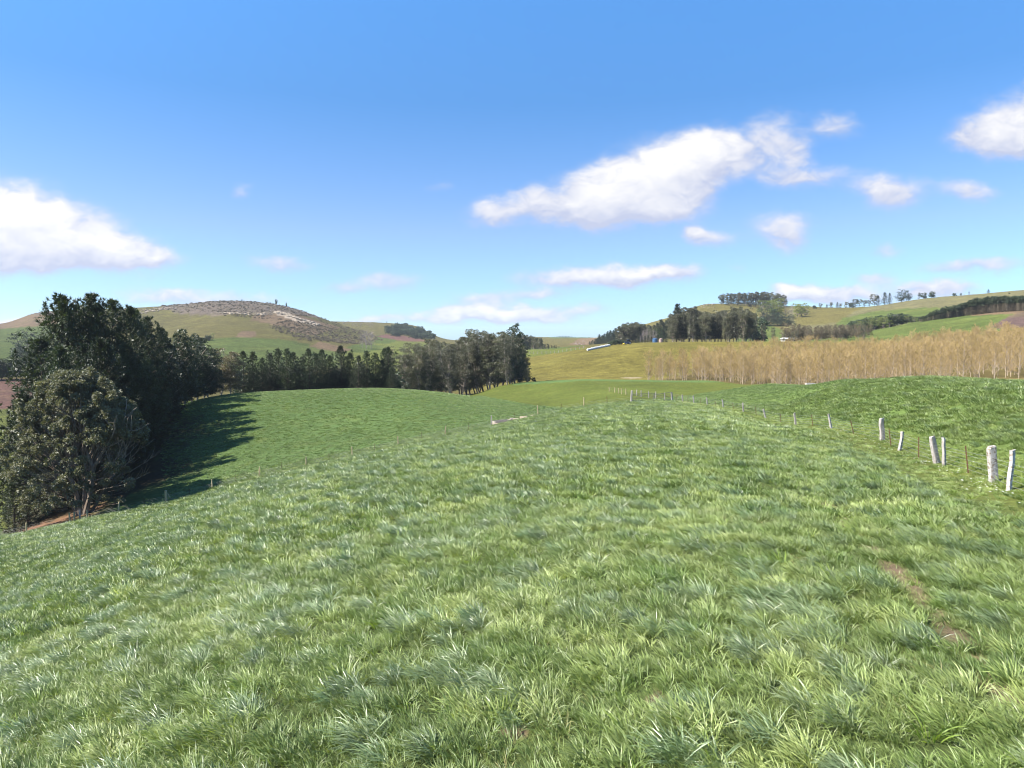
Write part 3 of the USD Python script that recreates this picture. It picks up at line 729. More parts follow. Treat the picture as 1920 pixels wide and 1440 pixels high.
M_BUSH = leaf_material('bush_leaves', (0.026, 0.042, 0.020), (0.062, 0.078, 0.036), trans=0.15, rough=0.5, spread=0.35, scale=0.08)
M_TWIG = leaf_material('bare_twigs', (0.222, 0.155, 0.088), (0.330, 0.240, 0.135), trans=0.0, rough=0.7, spread=0.25, scale=0.05, spec=0.2)
M_BUD = leaf_material('poplar_buds', (0.258, 0.180, 0.054), (0.375, 0.275, 0.088), trans=0.3, rough=0.6, spread=0.22, scale=0.05)
M_GREYTWIG = leaf_material('grey_twigs', (0.20, 0.165, 0.150), (0.30, 0.25, 0.225), trans=0.0, rough=0.7, spread=0.2, scale=0.05, spec=0.2)
M_DARKBARK = bark('dark_bark', (0.045, 0.034, 0.026), (0.11, 0.085, 0.065))
M_GUMBARK = bark('gum_bark', (0.17, 0.13, 0.10), (0.40, 0.34, 0.28), 3.0)
M_POPLARBARK = bark('poplar_bark', (0.20, 0.155, 0.11), (0.36, 0.29, 0.215), 3.0)
M_GREYBARK = bark('grey_bark', (0.16, 0.13, 0.12), (0.30, 0.26, 0.24), 3.0)


def unit(v):
    return v / (np.linalg.norm(v, axis=-1, keepdims=True) + 1e-9)


def leaf_cards(rng, centre, along, length, width):
    """One diamond of two triangles per leaf or needle spray."""
    n = len(centre)
    along = unit(along)
    side = unit(np.cross(along, unit(rng.normal(0, 1, (n, 3)))))
    L = (length * rng.uniform(0.6, 1.3, n))[:, None]
    W = (width * rng.uniform(0.7, 1.3, n))[:, None] / 2
    v = np.stack([centre - along * L * 0.5, centre + side * W - along * L * 0.08, centre + along * L * 0.5, centre - side * W - along * L * 0.08], 1).reshape(-1, 3)
    f = (np.array([[0, 1, 2], [0, 2, 3]])[None] + (np.arange(n) * 4)[:, None, None]).reshape(-1, 3)
    return v, f


def conifer(seed, h, spread, whorls, per, needles, size, full=0.12, open_top=0.9, lift=0.35, leaders=1, taper=1.35):
    """A radiata-like pine: whorls of upswept limbs bearing brushes of needles, pointed leaders on top."""
    rng = np.random.default_rng(seed)
    wood, cen, alo = [], [], []
    tr = np.array([[0, 0, -0.6], [0.05, 0, h * 0.3], [rng.normal(0, 0.15), rng.normal(0, 0.15), h * 0.65], [rng.normal(0, 0.2), rng.normal(0, 0.2), h]])
    tt = np.linspace(0, 1, 9)
    path = np.stack([np.interp(tt, [0, 0.3, 0.65, 1], tr[:, k]) for k in range(3)], 1)
    wood.append(tube(path, h * 0.016 * (1.05 - tt), 6))
    tops = [(np.array([0, 0]), 1.0)] + [(rng.normal(0, spread * 0.28, 2), rng.uniform(0.86, 0.97)) for _ in range(leaders - 1)]
    for w in range(whorls):
        fz = full + (1 - full) * ((w + 0.5) / whorls) ** 0.95
        z = fz * h
        reach = spread * (1 - fz ** taper) ** 0.8 * rng.uniform(0.8, 1.12) + 0.012 * h
        a0 = rng.uniform(0, 6.28)
        for b in range(per):
            a = a0 + b * 6.283 / per + rng.normal(0, 0.22)
            L = reach * rng.uniform(0.65, 1.15)
            up = lift * rng.uniform(0.5, 1.3) + 0.55 * max(0, fz - 0.6)
            s = np.linspace(0, 1, 5)
            base = np.array([np.interp(z, path[:, 2], path[:, 0]), np.interp(z, path[:, 2], path[:, 1]), z])
            pts = base + np.stack([np.cos(a) * L * s, np.sin(a) * L * s, L * (up * s + 0.35 * s ** 3 - 0.15 * s * (1 - fz))], 1)
            wood.append(tube(pts[[0, 2, 4]], [h * 0.0035 * (1.2 - fz), h * 0.0022 * (1.2 - fz), 0.015], 3, False))
            sz = size * (1 - 0.45 * max(0.0, fz - 0.55) / 0.45)
            nb = max(2, int(L / (size * 1.5)))
            for q in range(nb):
                t = 0.25 + 0.75 * (q + rng.uniform(0, 1)) / nb
                c = np.array([np.interp(t, s, pts[:, k]) for k in range(3)]) + rng.normal(0, sz * 0.55, 3)
                k = int(needles * rng.uniform(0.6, 1.3))
                d = np.array([np.cos(a), np.sin(a), 0.55]) * 0.6 + rng.normal(0, 0.7, (k, 3)) + [0, 0, 0.25]
                d = unit(d)
                cen.append(c + d * sz * rng.uniform(0.2, 0.95, (k, 1)))
                alo.append(d)
    for off, top in tops:       # leaders
        zz = np.linspace(h * (top - 0.14), h * top * 1.01, int(max(6, 0.15 * h / (size * 0.3))))
        for z in zz:
            k = max(4, int(needles * 0.6))
            d = unit(rng.normal(0, 0.6, (k, 3)) + [0, 0, 0.9])
            wdt = (1 - (z - zz[0]) / (zz[-1] - zz[0] + 1e-6)) * spread * 0.11 + 0.06
            cen.append(np.array([off[0], off[1], z]) + rng.normal(0, 1, (k, 3)) * [wdt, wdt, 0.1] + d * size * 0.45)
            alo.append(d)
    return join(wood), leaf_cards(rng, np.vstack(cen), np.vstack(alo), size * 1.05, size * 0.18)


def broadleaf(seed, h, spread, trunk_h, leaders, clumps, leaves, clump_r, leaf, hang=0.5, flat=0.75, steep=0.8, low=0.0, r0=0.018, twigs=3):
    """A gum or similar: trunk, leaders that divide, domed leaf clumps at their ends."""
    rng = np.random.default_rng(seed)
    wood, cen, alo = [], [], []
    lean = rng.normal(0, 0.03, 2) * h
    top = np.array([lean[0], lean[1], trunk_h])
    base = np.array([[0, 0, -0.8], [0, 0, 0.15], top * [0.5, 0.5, 0.5], top])
    wood.append(tube(base, [h * r0 * 1.35, h * r0 * 1.05, h * r0 * 0.9, h * r0 * 0.75], 7))
    ends = []
    for k in range(leaders):
        a = k * 6.283 / leaders + rng.uniform(-0.5, 0.5)
        out = spread * rng.uniform(0.15, 0.75) * (1.0 if leaders > 1 else 0.2)
        tip = top + [np.cos(a) * out, np.sin(a) * out, (h - trunk_h) * rng.uniform(0.72, 0.97)]
        s = np.linspace(0, 1, 6)[:, None]
        mid = top + (tip - top) * s + np.array([np.cos(a), np.sin(a), 0]) * out * 0.25 * np.sin(np.pi * s) + rng.normal(0, 0.015 * h, (6, 3)) * (s * (1 - s) * 4)
        wood.append(tube(mid, h * r0 * np.linspace(0.6, 0.12, 6), 5, False))
        nb = clumps // leaders
        for b in range(nb):
            t = rng.uniform(0.12 if low else 0.3, 1.0) if b else 1.0
            p = np.array([np.interp(t, s[:, 0], mid[:, c]) for c in range(3)])
            aa = a + rng.normal(0, 1.1)
            L = spread * rng.uniform(0.2, 0.75) * (1.15 - 0.7 * t)
            q = p + np.array([np.cos(aa) * L, np.sin(aa) * L, L * rng.uniform(0.2, 1.0) * steep])
            m = (p + q) / 2 + [0, 0, -0.06 * L] + rng.normal(0, 0.04 * L, 3)
            wood.append(tube([p, m, q], [h * r0 * 0.2, h * r0 * 0.13, h * r0 * 0.05], 3, False))
            ends.append(q)
    for _ in range(int(clumps * low)):
        a = rng.uniform(0, 6.28)
        z = rng.uniform(0.12, 0.5) * h
        rr = spread * rng.uniform(0.35, 0.95)
        q = np.array([np.cos(a) * rr, np.sin(a) * rr, z])
        wood.append(tube([[0, 0, z * 0.55], q * [0.5, 0.5, 0.75], q], [h * r0 * 0.2, h * r0 * 0.12, 0.02], 3, False))
        ends.append(q)
    for q in ends:
        n = int(leaves * rng.uniform(0.6, 1.4))
        R = clump_r * rng.uniform(0.65, 1.3)
        d = unit(rng.normal(0, 1, (n, 3)))
        d[:, 2] = np.abs(d[:, 2]) * 1.0 - 0.25
        rad = R * rng.uniform(0.35, 1.0, (n, 1)) ** 0.5
        cen.append(q + d * rad * [1, 1, flat])
        alo.append(unit(d * 0.5 + rng.normal(0, 0.55, (n, 3)) + [0, 0, -hang]))
    return join(wood), leaf_cards(rng, np.vstack(cen), np.vstack(alo), leaf[0], leaf[1])


def bare_poplar(seed, h, limbs, twigs, buds):
    """A leafless young poplar: straight pale stem, steep limbs from low down, a haze of fine twigs and opening buds."""
    rng = np.random.default_rng(seed)
    stem, tw, cen, alo = [], [], [], []
    n = 8
    tt = np.linspace(0, 1, n)
    bend = np.cumsum(rng.normal(0, 0.10, (n, 2)), 0) * 0.8
    path = np.stack([bend[:, 0] * tt, bend[:, 1] * tt, -0.4 + tt * (h + 0.4)], 1)
    stem.append(tube(path, 0.0072 * h * (1.08 - tt), 5))
    for k in range(limbs):
        t = rng.uniform(0.08, 0.92)
        p = np.array([np.interp(t, tt, path[:, c]) for c in range(3)])
        a = rng.uniform(0, 6.283)
        L = h * rng.uniform(0.16, 0.34) * (1.1 - 0.55 * t)
        d = np.array([np.cos(a), np.sin(a), rng.uniform(1.0, 2.0)])
        d /= np.linalg.norm(d)
        q1 = p + d * L * 0.5
        q2 = p + d * L + [0, 0, 0.18 * L]
        stem.append(tube([p, q1, q2], [0.0034 * h * (1.1 - t), 0.0024 * h * (1.1 - t), 0.008], 3, False))
        for j in range(twigs):
            s = rng.uniform(0.2, 1.0)
            o = p + (q2 - p) * s
            dd = unit(d * 0.9 + rng.normal(0, 0.55, 3) + [0, 0, 0.35])
            l = h * rng.uniform(0.04, 0.11)
            e = o + dd * l
            tw.append(tube([o, e], [0.016, 0.007], 3, False))
            for _ in range(buds):
                g = o + dd * l * rng.uniform(0.2, 1.1) + rng.normal(0, 0.12, 3)
                cen.append(g); alo.append(dd + rng.normal(0, 0.5, 3))
    return join(stem), join(tw), leaf_cards(rng, np.array(cen), np.array(alo), 0.22, 0.075)


KIND_H = {}


def kind(name, h, pieces):
    p = UsdGeom.Xform.Define(stage, f'/World/Kinds/{name}')
    for pn, mesh, m in pieces:
        usdkit.mesh(stage, f'/World/Kinds/{name}/{pn}', mesh, m)
    KIND_H[name] = h
    return f'/World/Kinds/{name}'


def two(name, h, made, bk, lf):
    return kind(name, h, [('trunk', made[0], bk), ('crown', made[1], lf)])


K = {}
K['bigpine'] = [two(f'big_pine_{i}', 36, conifer(100 + i, 36, 8.2, 38, 7, 24, 0.85, full=0.04, lift=0.36, leaders=4 + i, taper=2.3), M_DARKBARK, M_PINE) for i in range(3)]
K['pine'] = [two(f'pine_{i}', 18, conifer(110 + i, 18, 5.0, 28, 6, 17, 0.62, full=0.02, lift=0.42, leaders=1 + i % 2), M_DARKBARK, M_PINE) for i in range(4)]
K['farpine'] = [two(f'far_pine_{i}', 18, conifer(120 + i, 18, 4.8, 18, 6, 11, 0.95, full=0.02, lift=0.35, leaders=1 + i % 2), M_DARKBARK, M_FARPINE) for i in range(3)]
K['macrocarpa'] = [two(f'spreading_conifer_{i}', 16, broadleaf(130 + i, 16, 8.5, 2.0, 5, 70, 34, 1.9, (0.8, 0.3), hang=-0.1, flat=0.6, steep=0.6, low=0.5, r0=0.025), M_DARKBARK, M_FARPINE) for i in range(2)]
K['gum'] = [two(f'gum_{i}', 22, broadleaf(140 + i, 22, 4.4, 4.5, 3, 96, 84, 1.25, (0.46, 0.15), hang=0.5, flat=0.85, steep=1.4, low=0.5, r0=0.012), M_GUMBARK, M_GUM) for i in range(4)]
K['browngum'] = [two(f'brown_gum_{i}', 18, broadleaf(150 + i, 18, 4.6, 3.0, 4, 90, 84, 1.25, (0.46, 0.15), hang=0.5, flat=0.85, steep=1.2, low=0.55, r0=0.013), M_GUMBARK, M_BROWNGUM) for i in range(2)]
K['fargum'] = [two(f'far_gum_{i}', 24, broadleaf(160 + i, 24, 5.0, 5.5, 4, 72, 60, 1.6, (0.75, 0.28), hang=0.4, flat=0.75, steep=1.4, low=0.5, r0=0.012), M_GUMBARK, M_GUM) for i in range(4)]
K['umbrella'] = [two(f'umbrella_gum_{i}', 18, broadleaf(170 + i, 18, 6.0, 7.0, 5, 50, 60, 1.6, (0.85, 0.34), hang=0.2, flat=0.6, steep=0.8, low=0.35, r0=0.016), M_DARKBARK, M_GUM) for i in range(2)]
K['willow'] = [two(f'willow_{i}', 10, broadleaf(180 + i, 10, 4.0, 1.5, 5, 40, 30, 1.2, (0.55, 0.2), hang=0.2, flat=0.9, steep=1.0, low=0.2, r0=0.02), M_GREYBARK, M_WILLOW) for i in range(2)]
K['bush'] = [two(f'bush_{i}', 7, broadleaf(190 + i, 7, 4.2, 0.8, 5, 42, 34, 1.3, (0.8, 0.35), hang=-0.1, flat=0.8, steep=0.9, low=0.5, r0=0.03), M_DARKBARK, M_BUSH) for i in range(3)]
K['macrodark'] = [two(f'dense_dark_tree_{i}', 16, broadleaf(135 + i, 16, 4.8, 1.5, 5, 110, 70, 1.3, (0.55, 0.18), hang=-0.1, flat=0.95, steep=1.5, low=0.7, r0=0.018), M_GUMBARK, M_PINE) for i in range(2)]
K['hedge'] = [two(f'hedge_conifer_{i}', 9, broadleaf(200 + i, 9, 3.2, 0.8, 4, 60, 30, 1.1, (0.6, 0.22), hang=-0.3, flat=0.9, steep=1.4, low=0.6, r0=0.02), M_DARKBARK, M_PINE) for i in range(2)]


def shelter(seed):
    """Shelter-belt conifer with a trimmed, twiggy brown lower face and a green top."""
    rng = np.random.default_rng(seed)
    t, c = broadleaf(seed, 11, 3.2, 3.5, 5, 40, 26, 1.15, (0.7, 0.28), hang=-0.3, flat=0.8, steep=1.2, r0=0.02)
    n = 900
    a, z = rng.uniform(0, 6.28, n), rng.uniform(0.5, 6.5, n)
    rr = 2.6 * np.sqrt(rng.uniform(0.3, 1, n))
    cen = np.stack([rr * np.cos(a), rr * np.sin(a), z], 1)
    tw = leaf_cards(rng, cen, np.stack([np.cos(a), np.sin(a), np.full(n, 0.9)], 1) + rng.normal(0, 0.3, (n, 3)), 1.0, 0.13)
    return t, c, tw


K['shelter'] = []
for i in range(3):
    t_, c_, tw_ = shelter(210 + i)
    K['shelter'].append(kind(f'shelter_conifer_{i}', 11, [('trunk', t_, M_DARKBARK), ('crown', c_, M_PINE), ('bare_branches', tw_, M_SCRUB)]))
K['bare'] = []
for i in range(5):
    s_, t_, b_ = bare_poplar(220 + i, 12, 36, 10, 4)
    K['bare'].append(kind(f'bare_poplar_{i}', 12, [('trunk', s_, M_POPLARBARK), ('twigs', t_, M_TWIG), ('crown', b_, M_BUD)]))  # the crown piece holds only the opening buds
K['greybare'] = []
for i in range(2):
    s_, t_, b_ = bare_poplar(230 + i, 12, 40, 9, 1)
    K['greybare'].append(kind(f'grey_bare_tree_{i}', 12, [('trunk', s_, M_GREYBARK), ('twigs', t_, M_GREYTWIG), ('crown', b_, M_GREYTWIG)]))  # here too the crown piece is just the buds

trng = np.random.default_rng(77)
ORD = 'first second third fourth fifth sixth seventh eighth ninth tenth eleventh twelfth thirteenth fourteenth fifteenth sixteenth seventeenth eighteenth nineteenth twentieth'.split()


def tree(k, px, r, top, name, label, cat='tree', group=None, wide=1.0, min_h=1.5, tilt=None, h=None, lift=-0.1):
    """A tree of kind k at a bearing and range, tall enough to reach picture row top."""
    kinds = K[k]
    path = kinds[int(trng.integers(0, len(kinds)))]
    p = at(px, r, lift)
    hh = h or max(min_h, CAM_Z + r * slope_of(px, top) - p[2])
    s = hh / KIND_H[path.split('/')[-1]]
    return copy_of(path, name, label, cat, p, float(trng.uniform(0, 360)), (s * wide, s * wide, s), group, tilt)


# --- the dark belt on the left: big pines behind the gum, running away along the foot of the knoll
BELT = 'dark pines of the shelter belt on the left'
for px, r, top, nm in [(78, 141, 640, 'low pine at the left edge of the dark shelter belt'), (118, 150, 560, 'pine with a pointed top left of the tallest one in the belt'),
                       (148, 157, 577, 'pine between the two pointed tops of the dark belt'), (176, 153, 556, 'tallest pointed pine of the dark shelter belt'),
                       (213, 160, 567, 'pine just right of the tallest pine in the dark belt'), (247, 166, 579, 'pine on the right shoulder of the dark belt'),
                       (278, 173, 598, 'pine half way down the right slope of the dark belt'), (304, 181, 618, 'lower pine on the right slope of the dark belt'),
                       (190, 138, 640, 'shaded pine in front of the tallest one, behind the big gum'), (110, 132, 655, 'pine rising directly behind the big gum'),
                       (40, 134, 742, 'small pine with drooping branches at the left frame edge'), (235, 149, 650, 'shaded inner pine above the dark shadow on the knoll'), (268, 158, 668, 'lowest shaded pine above the knoll shadow'), (160, 144, 650, 'hidden inner pine under the tallest tops'), (205, 148, 660, 'inner pine on the shaded right side of the belt'), (240, 157, 670, 'low inner pine at the edge of the knoll shadow'), (288, 171, 672, 'low pine at the foot of the right slope of the belt'), (312, 181, 676, 'last low pine at the foot of the belt')]:
    tree('bigpine', px, r, top, 'pine_tree', nm, group=BELT, wide=1.0 if top < 660 else 1.25)
for px, r, top, nm in [(14, 122, 908, 'young pine leaning out at the bottom left frame edge')]:
    tree('pine', px, r, top, 'pine_tree', nm, group=BELT, wide=1.5)
for px, r, top, nm in [(322, 188, 628, 'dark tree with brownish top right of the tall pines'), (345, 196, 633, 'second dark brown-topped tree along the belt'), (368, 204, 640, 'third dark brown-topped tree along the belt'), (300, 178, 648, 'shaded tree with pale bare branches in the dark belt'),
                       (388, 212, 650, 'last dark tree before the paler brown gum'), (334, 190, 655, 'shaded low tree between the brown-topped trees'), (358, 199, 664, 'shaded low tree under the second brown top'), (380, 208, 672, 'shaded low tree under the last brown top')]:
    tree('macrodark', px, r, top, 'dark_tree', nm, group='dark brown-topped trees at the end of the shelter belt', wide=1.0)
for px, r, top, nm in [(412, 220, 653, 'brown leaved gum left of the pine row'), (432, 222, 658, 'second brown leaved gum beside the first pine of the row')]:
    tree('browngum', px, r, top, 'gum_tree', nm, wide=1.25)

# --- the row of pines behind the knoll
row = [(456, 660), (474, 661), (492, 672), (506, 664), (521, 655), (539, 655), (551, 662), (567, 670), (580, 655), (593, 664), (605, 657), (619, 668), (640, 650), (655, 663), (672, 668), (688, 659), (704, 663), (716, 676), (723, 654), (735, 690)]
for i, (px, top) in enumerate(row):
    tree('pine', px, 227 + 9 * float(trng.uniform(0, 1)), top, 'pine_tree', ORD[i] + ' pine from the left in the row behind the green knoll', group='row of pines behind the knoll', wide=1.15)
tree('pine', 728, 232, 652, 'pine_tree', 'slender open pine at the right end of the pine row')

for i in range(18):
    px = 448 + 290 * (i + 0.5) / 18 + trng.uniform(-4, 4)
    tree('bush', px, 241, 700 + trng.uniform(-8, 10), 'understorey_shrub', 'dark shrub filling the gaps under the pine row', 'shrub', group='dark shrubs under the pine row', wide=1.0)

# --- the eucalyptus grove right of it
tops = [(742, 690), (752, 662), (770, 650), (785, 641), (800, 634), (820, 633), (845, 637), (870, 631), (890, 625), (905, 617), (925, 616), (940, 618), (955, 622), (963, 616), (972, 640), (982, 652), (990, 668), (1000, 700)]
for i in range(58):
    f = (i + 0.5) / 58
    px = 752 + (992 - 752) * f + trng.uniform(-5, 5)
    r = 248 + 55 * trng.uniform(0, 1)
    top = np.interp(px, [p for p, _ in tops], [t for _, t in tops]) + abs(trng.normal(0, 9)) + (2 if r > 270 else 8)
    tree('gum', px, r, top, 'eucalyptus_tree', 'tall eucalyptus with pale trunk in the grove beyond the knoll', group='eucalyptus grove beyond the knoll', wide=float(trng.uniform(0.9, 1.15)))
tree('gum', 753, 250, 652, 'eucalyptus_tree', 'open eucalyptus standing apart at the left end of the grove', wide=1.2)
tree('macrodark', 962, 285, 613, 'dark_tree', 'dark rounded tree top rising above the right end of the eucalyptus grove', wide=0.8)
for px, r, top in ((975, 262, 712), (990, 266, 716), (1001, 268, 724), (760, 246, 722), (748, 244, 728)):
    tree('bush', px, r, top, 'bush', 'dark green bush at the foot of the eucalyptus grove', 'bush', group='bushes at the foot of the eucalyptus grove')


# --- the bare poplar plantation
def plantation():
    rng = np.random.default_rng(31)
    spots = []
    rows = np.arange(205.0, 400.0, 5.8)
    for r in rows:
        step = 4.9 / r
        a = math.atan((1212 - 960) / FPX)
        while a < math.atan((1985 - 960) / FPX):
            aa, rr = a + rng.normal(0, 0.8) / r, r + rng.normal(0, 0.9)
            px = 960 + FPX * math.tan(aa)
            edge = np.interp(px, [1212, 1230, 1300, 1420, 1500, 1650, 1990], [262, 255, 258, 225, 212, 196, 188])
            far = np.interp(px, [1212, 1260, 1330, 1500, 1750, 1990], [275, 305, 350, 385, 396, 400])
            if edge < rr < far:
                spots.append((px, rr))
            a += step
    spots.sort(key=lambda s: s[1])
    print('poplars', len(spots))
    n_first = 298
    for px, r in spots[:n_first]:
        tree('bare', px, r, 0, 'bare_tree', 'leafless tan young poplar with pale stem in the dense plantation', group='leafless poplar plantation', h=float(rng.uniform(7.2, 11.6)), wide=1.25)
    rest = spots[n_first:]
    for k, ((s_, t_, b_), paths) in enumerate([((0, 0, 0), 0)]):
        pi = UsdGeom.PointInstancer.Define(stage, '/World/poplar_plantation')
        made = []
        for i in range(3):
            x = UsdGeom.Xform.Define(stage, f'/World/poplar_plantation/poplar_{i:03d}')
            x.GetPrim().GetReferences().AddInternalReference(K['bare'][i])
            made.append(x.GetPath())
        pi.CreatePrototypesRel().SetTargets(made)
        pi.CreateProtoIndicesAttr(Vt.IntArray.FromNumpy(rng.integers(0, 3, len(rest)).astype(np.int32)))
        pi.CreatePositionsAttr(Vt.Vec3fArray.FromNumpy(np.array([at(p, r, -0.1) for p, r in rest], np.float32)))
        yaw = rng.uniform(0, 6.28, len(rest))
        pi.CreateOrientationsAttr(Vt.QuathArray([Gf.Quath(math.cos(a / 2), 0, 0, math.sin(a / 2)) for a in yaw]))
        s = rng.uniform(0.62, 0.98, len(rest))
        pi.CreateScalesAttr(Vt.Vec3fArray.FromNumpy(np.stack([s * 1.25, s * 1.25, s], 1).astype(np.float32)))
        tag(pi.GetPrim(), 'rear rows of the leafless tan poplar plantation', 'plantation', None, 'stuff')


plantation()

# --- gums on the crest of the olive field
tops = [(1250, 640), (1256, 600), (1262, 580), (1275, 573), (1290, 570), (1300, 578), (1320, 577), (1345, 577), (1380, 573), (1400, 572), (1410, 580), (1416, 610)]
for i in range(40):
    px = 1256 + (1410 - 1256) * (i + 0.5) / 40 + trng.uniform(-3, 3)
    r = 486 + 46 * trng.uniform(0, 1)
    top = np.interp(px, [p for p, _ in tops], [t for _, t in tops]) + abs(trng.normal(0, 5)) + (0 if r > 505 else 6)
    tree('fargum', px, r, top, 'eucalyptus_tree', 'tall gum with pale trunk in the block on the olive field crest', group='gum block on the olive field crest', wide=float(trng.uniform(0.85, 1.1)))
tree('farpine', 1268, 500, 572, 'pine_tree', 'dark rounded pine at the left end of the crest gum block')
tree('bush', 1419, 560, 604, 'bush', 'dark round bush right of the crest gum block', 'bush')
for px, r, top, lb in ((1414, 508, 618, 'small slanting gum just right of the crest gum block'), (1431, 515, 606, 'thin bent gum with bare trunk right of the crest block'), (1449, 515, 614, 'thin upright gum with sparse crown beside the bent one'), (1468, 512, 628, 'stunted dark gum in front of the white house'),
                       (1485, 508, 622, 'forked gum right of the white house'), (1493, 512, 616, 'taller twin of the forked gum near the white house'), (1618, 505, 608, 'narrow brown gum with two stems above the poplars')):
    tree('gum', px, r, top, 'gum_tree', lb, wide=0.8)
for i in range(26):
    px = 1472 + (1628 - 1472) * (i + 0.5) / 26 + trng.uniform(-3, 3)
    top = np.interp(px, [1470, 1490, 1510, 1540, 1555, 1575, 1595, 1625], [607, 604, 607, 610, 605, 608, 605, 608]) + abs(trng.normal(0, 5))
    tree('browngum', px, 545 + 60 * trng.uniform(0, 1), top, 'gum_tree', 'reddish brown gum in the scattered line above the poplars', group='brown gums above the poplar plantation', wide=float(trng.uniform(0.9, 1.3)))

# --- hill top clump and skyline trees on the right
for i in range(34):
    px = 1348 + (1472 - 1348) * (i + 0.5) / 34 + trng.uniform(-2, 2)
    r = 1215 + 60 * trng.uniform(0, 1)
    top = np.interp(px, [1345, 1360, 1380, 1420, 1450, 1470, 1476], [551, 549, 549, 547, 548, 552, 562]) + abs(trng.normal(0, 2))
    tree(('umbrella', 'fargum', 'umbrella', 'farpine')[i % 4] if i % 4 != 3 or top > 549 else 'umbrella', px, r, top if i % 4 != 3 else top + 6, 'hilltop_tree', 'dark tall tree of the clump on the round hilltop', group='clump on the round hilltop', wide=1.0)
for i, (px, top, k, w) in enumerate([(1525, 573, 'bush', 1), (1536, 569, 'umbrella', 1), (1548, 571, 'umbrella', 1), (1556, 567, 'umbrella', 1), (1567, 567, 'farpine', 1.2), (1573, 569, 'umbrella', 1), (1584, 566, 'umbrella', 1), (1594, 568, 'bush', 1), (1601, 561, 'umbrella', 1), (1608, 561, 'umbrella', 1), (1618, 563, 'umbrella', 1.2), (1627, 563, 'umbrella', 1)]):
    tree(k, px, 1195, top, 'skyline_tree', ORD[i] + ' small tree from the left in the thin line on the right skyline', group='thin tree line on the right skyline', wide=w)
for px, top, k, w, lb in [(1636, 552, 'umbrella', 1.0, 'grey feathery tree at the upper end of the skyline tree line'), (1643, 555, 'farpine', 1.2, 'dark conifer beside the grey feathery skyline tree'), (1655, 549, 'farpine', 1.3, 'first of two dark conifers standing close on the skyline'), (1664, 550, 'farpine', 1.0, 'second of two dark conifers standing close on the skyline'),
                          (1687, 544, 'macrocarpa', 1.15, 'broad dark macrocarpa with wide crown on the skyline'), (1700, 550, 'macrocarpa', 0.8, 'lower right lobe tree beside the broad skyline macrocarpa'), (1719, 549, 'umbrella', 0.7, 'leaning tree right of the broad skyline macrocarpa'), (1728, 551, 'bush', 1.0, 'low round tree beside the leaning skyline tree'), (1743, 548, 'bush', 0.9, 'square crowned dark tree alone on the skyline'),
                          (1785, 550, 'bush', 1.1, 'round crowned tree in the middle of the bare skyline'), (1797, 549, 'macrocarpa', 0.7, 'dark wind bent tree with a lower companion on the skyline'), (1803, 553, 'umbrella', 0.8, 'low companion right of the wind bent skyline tree'), (1812, 547, 'umbrella', 0.5, 'thin spindly tree alone on the skyline'), (1825, 549, 'greybare', 0.8, 'grey leafless tree on the skyline left of the tall conifer'), (1833, 549, 'greybare', 0.7, 'second grey leafless tree next to the tall skyline conifer'),
                          (1848, 543, 'farpine', 1.7, 'tall layered conifer on the right skyline above the shelter belt'), (1887, 549, 'bush', 1.0, 'grey bush on the skyline at the right end of the shelter belt')]:
    tree(k, px, 1190 if px < 1880 else 1010, top, 'skyline_tree', lb, wide=w)
# slope below the clump
for px, r, top, lb in [(1441, 905, 574, 'tall dark macrocarpa on the slope below the hilltop clump'), (1455, 900, 584, 'dark macrocarpa in the middle of the slope group'), (1468, 890, 588, 'dark macrocarpa at the right of the slope group'), (1481, 885, 592, 'lowest dark macrocarpa of the slope group'), (1432, 915, 584, 'dark macrocarpa at the left of the slope group')]:
    tree('macrocarpa', px, r, top, 'macrocarpa_tree', lb, group='dark macrocarpas below the hilltop clump', wide=1.0)
for i, (px, top, k) in enumerate([(1431, 563, 'willow'), (1447, 565, 'willow'), (1457, 563, 'willow'), (1459, 571, 'willow'), (1470, 568, 'greybare'), (1482, 572, 'greybare'), (1492, 571, 'willow'), (1500, 569, 'willow'), (1507, 574, 'willow'), (1476, 578, 'greybare'), (1497, 584, 'greybare'), (1512, 582, 'greybare')]):
    tree(k, px, 1040, top, 'deciduous_tree', ORD[i] + ' light green or bare tree from the left on the slope below the clump', group='light deciduous trees on the slope', wide=1.2)
# shelter belt sweeping up on the right, and scrub in its gully
for i in range(64):
    f = (i + 0.5) / 64
    px = 1722 + (1935 - 1722) * f
    r = np.interp(px, [1722, 1760, 1800, 1850, 1900, 1940], [640, 655, 668, 668, 655, 645]) + trng.uniform(-2, 2)
    top = np.interp(px, [1722, 1745, 1770, 1800, 1830, 1860, 1890, 1910, 1940], [596, 586, 577, 570, 561, 557, 556, 558, 553]) + trng.uniform(-0.8, 2.0)
    tree('shelter', px, r, top, 'shelter_tree', 'conifer with green top and bare lower branches in the sweeping shelter belt', group='shelter belt sweeping up the right hillside', wide=1.15)
for i in range(26):
    px = 1600 + (1728 - 1600) * (i + 0.5) / 26 + trng.uniform(-2, 2)
    top = np.interp(px, [1600, 1640, 1680, 1725], [602, 593, 590, 594]) + trng.uniform(0, 4)
    tree('willow' if i % 3 else 'bush', px, 690 + 25 * trng.uniform(0, 1), top, 'gully_tree', 'grey green scrubby tree in the gully left of the shelter belt', group='scrubby trees in the gully on the right', wide=1.3)

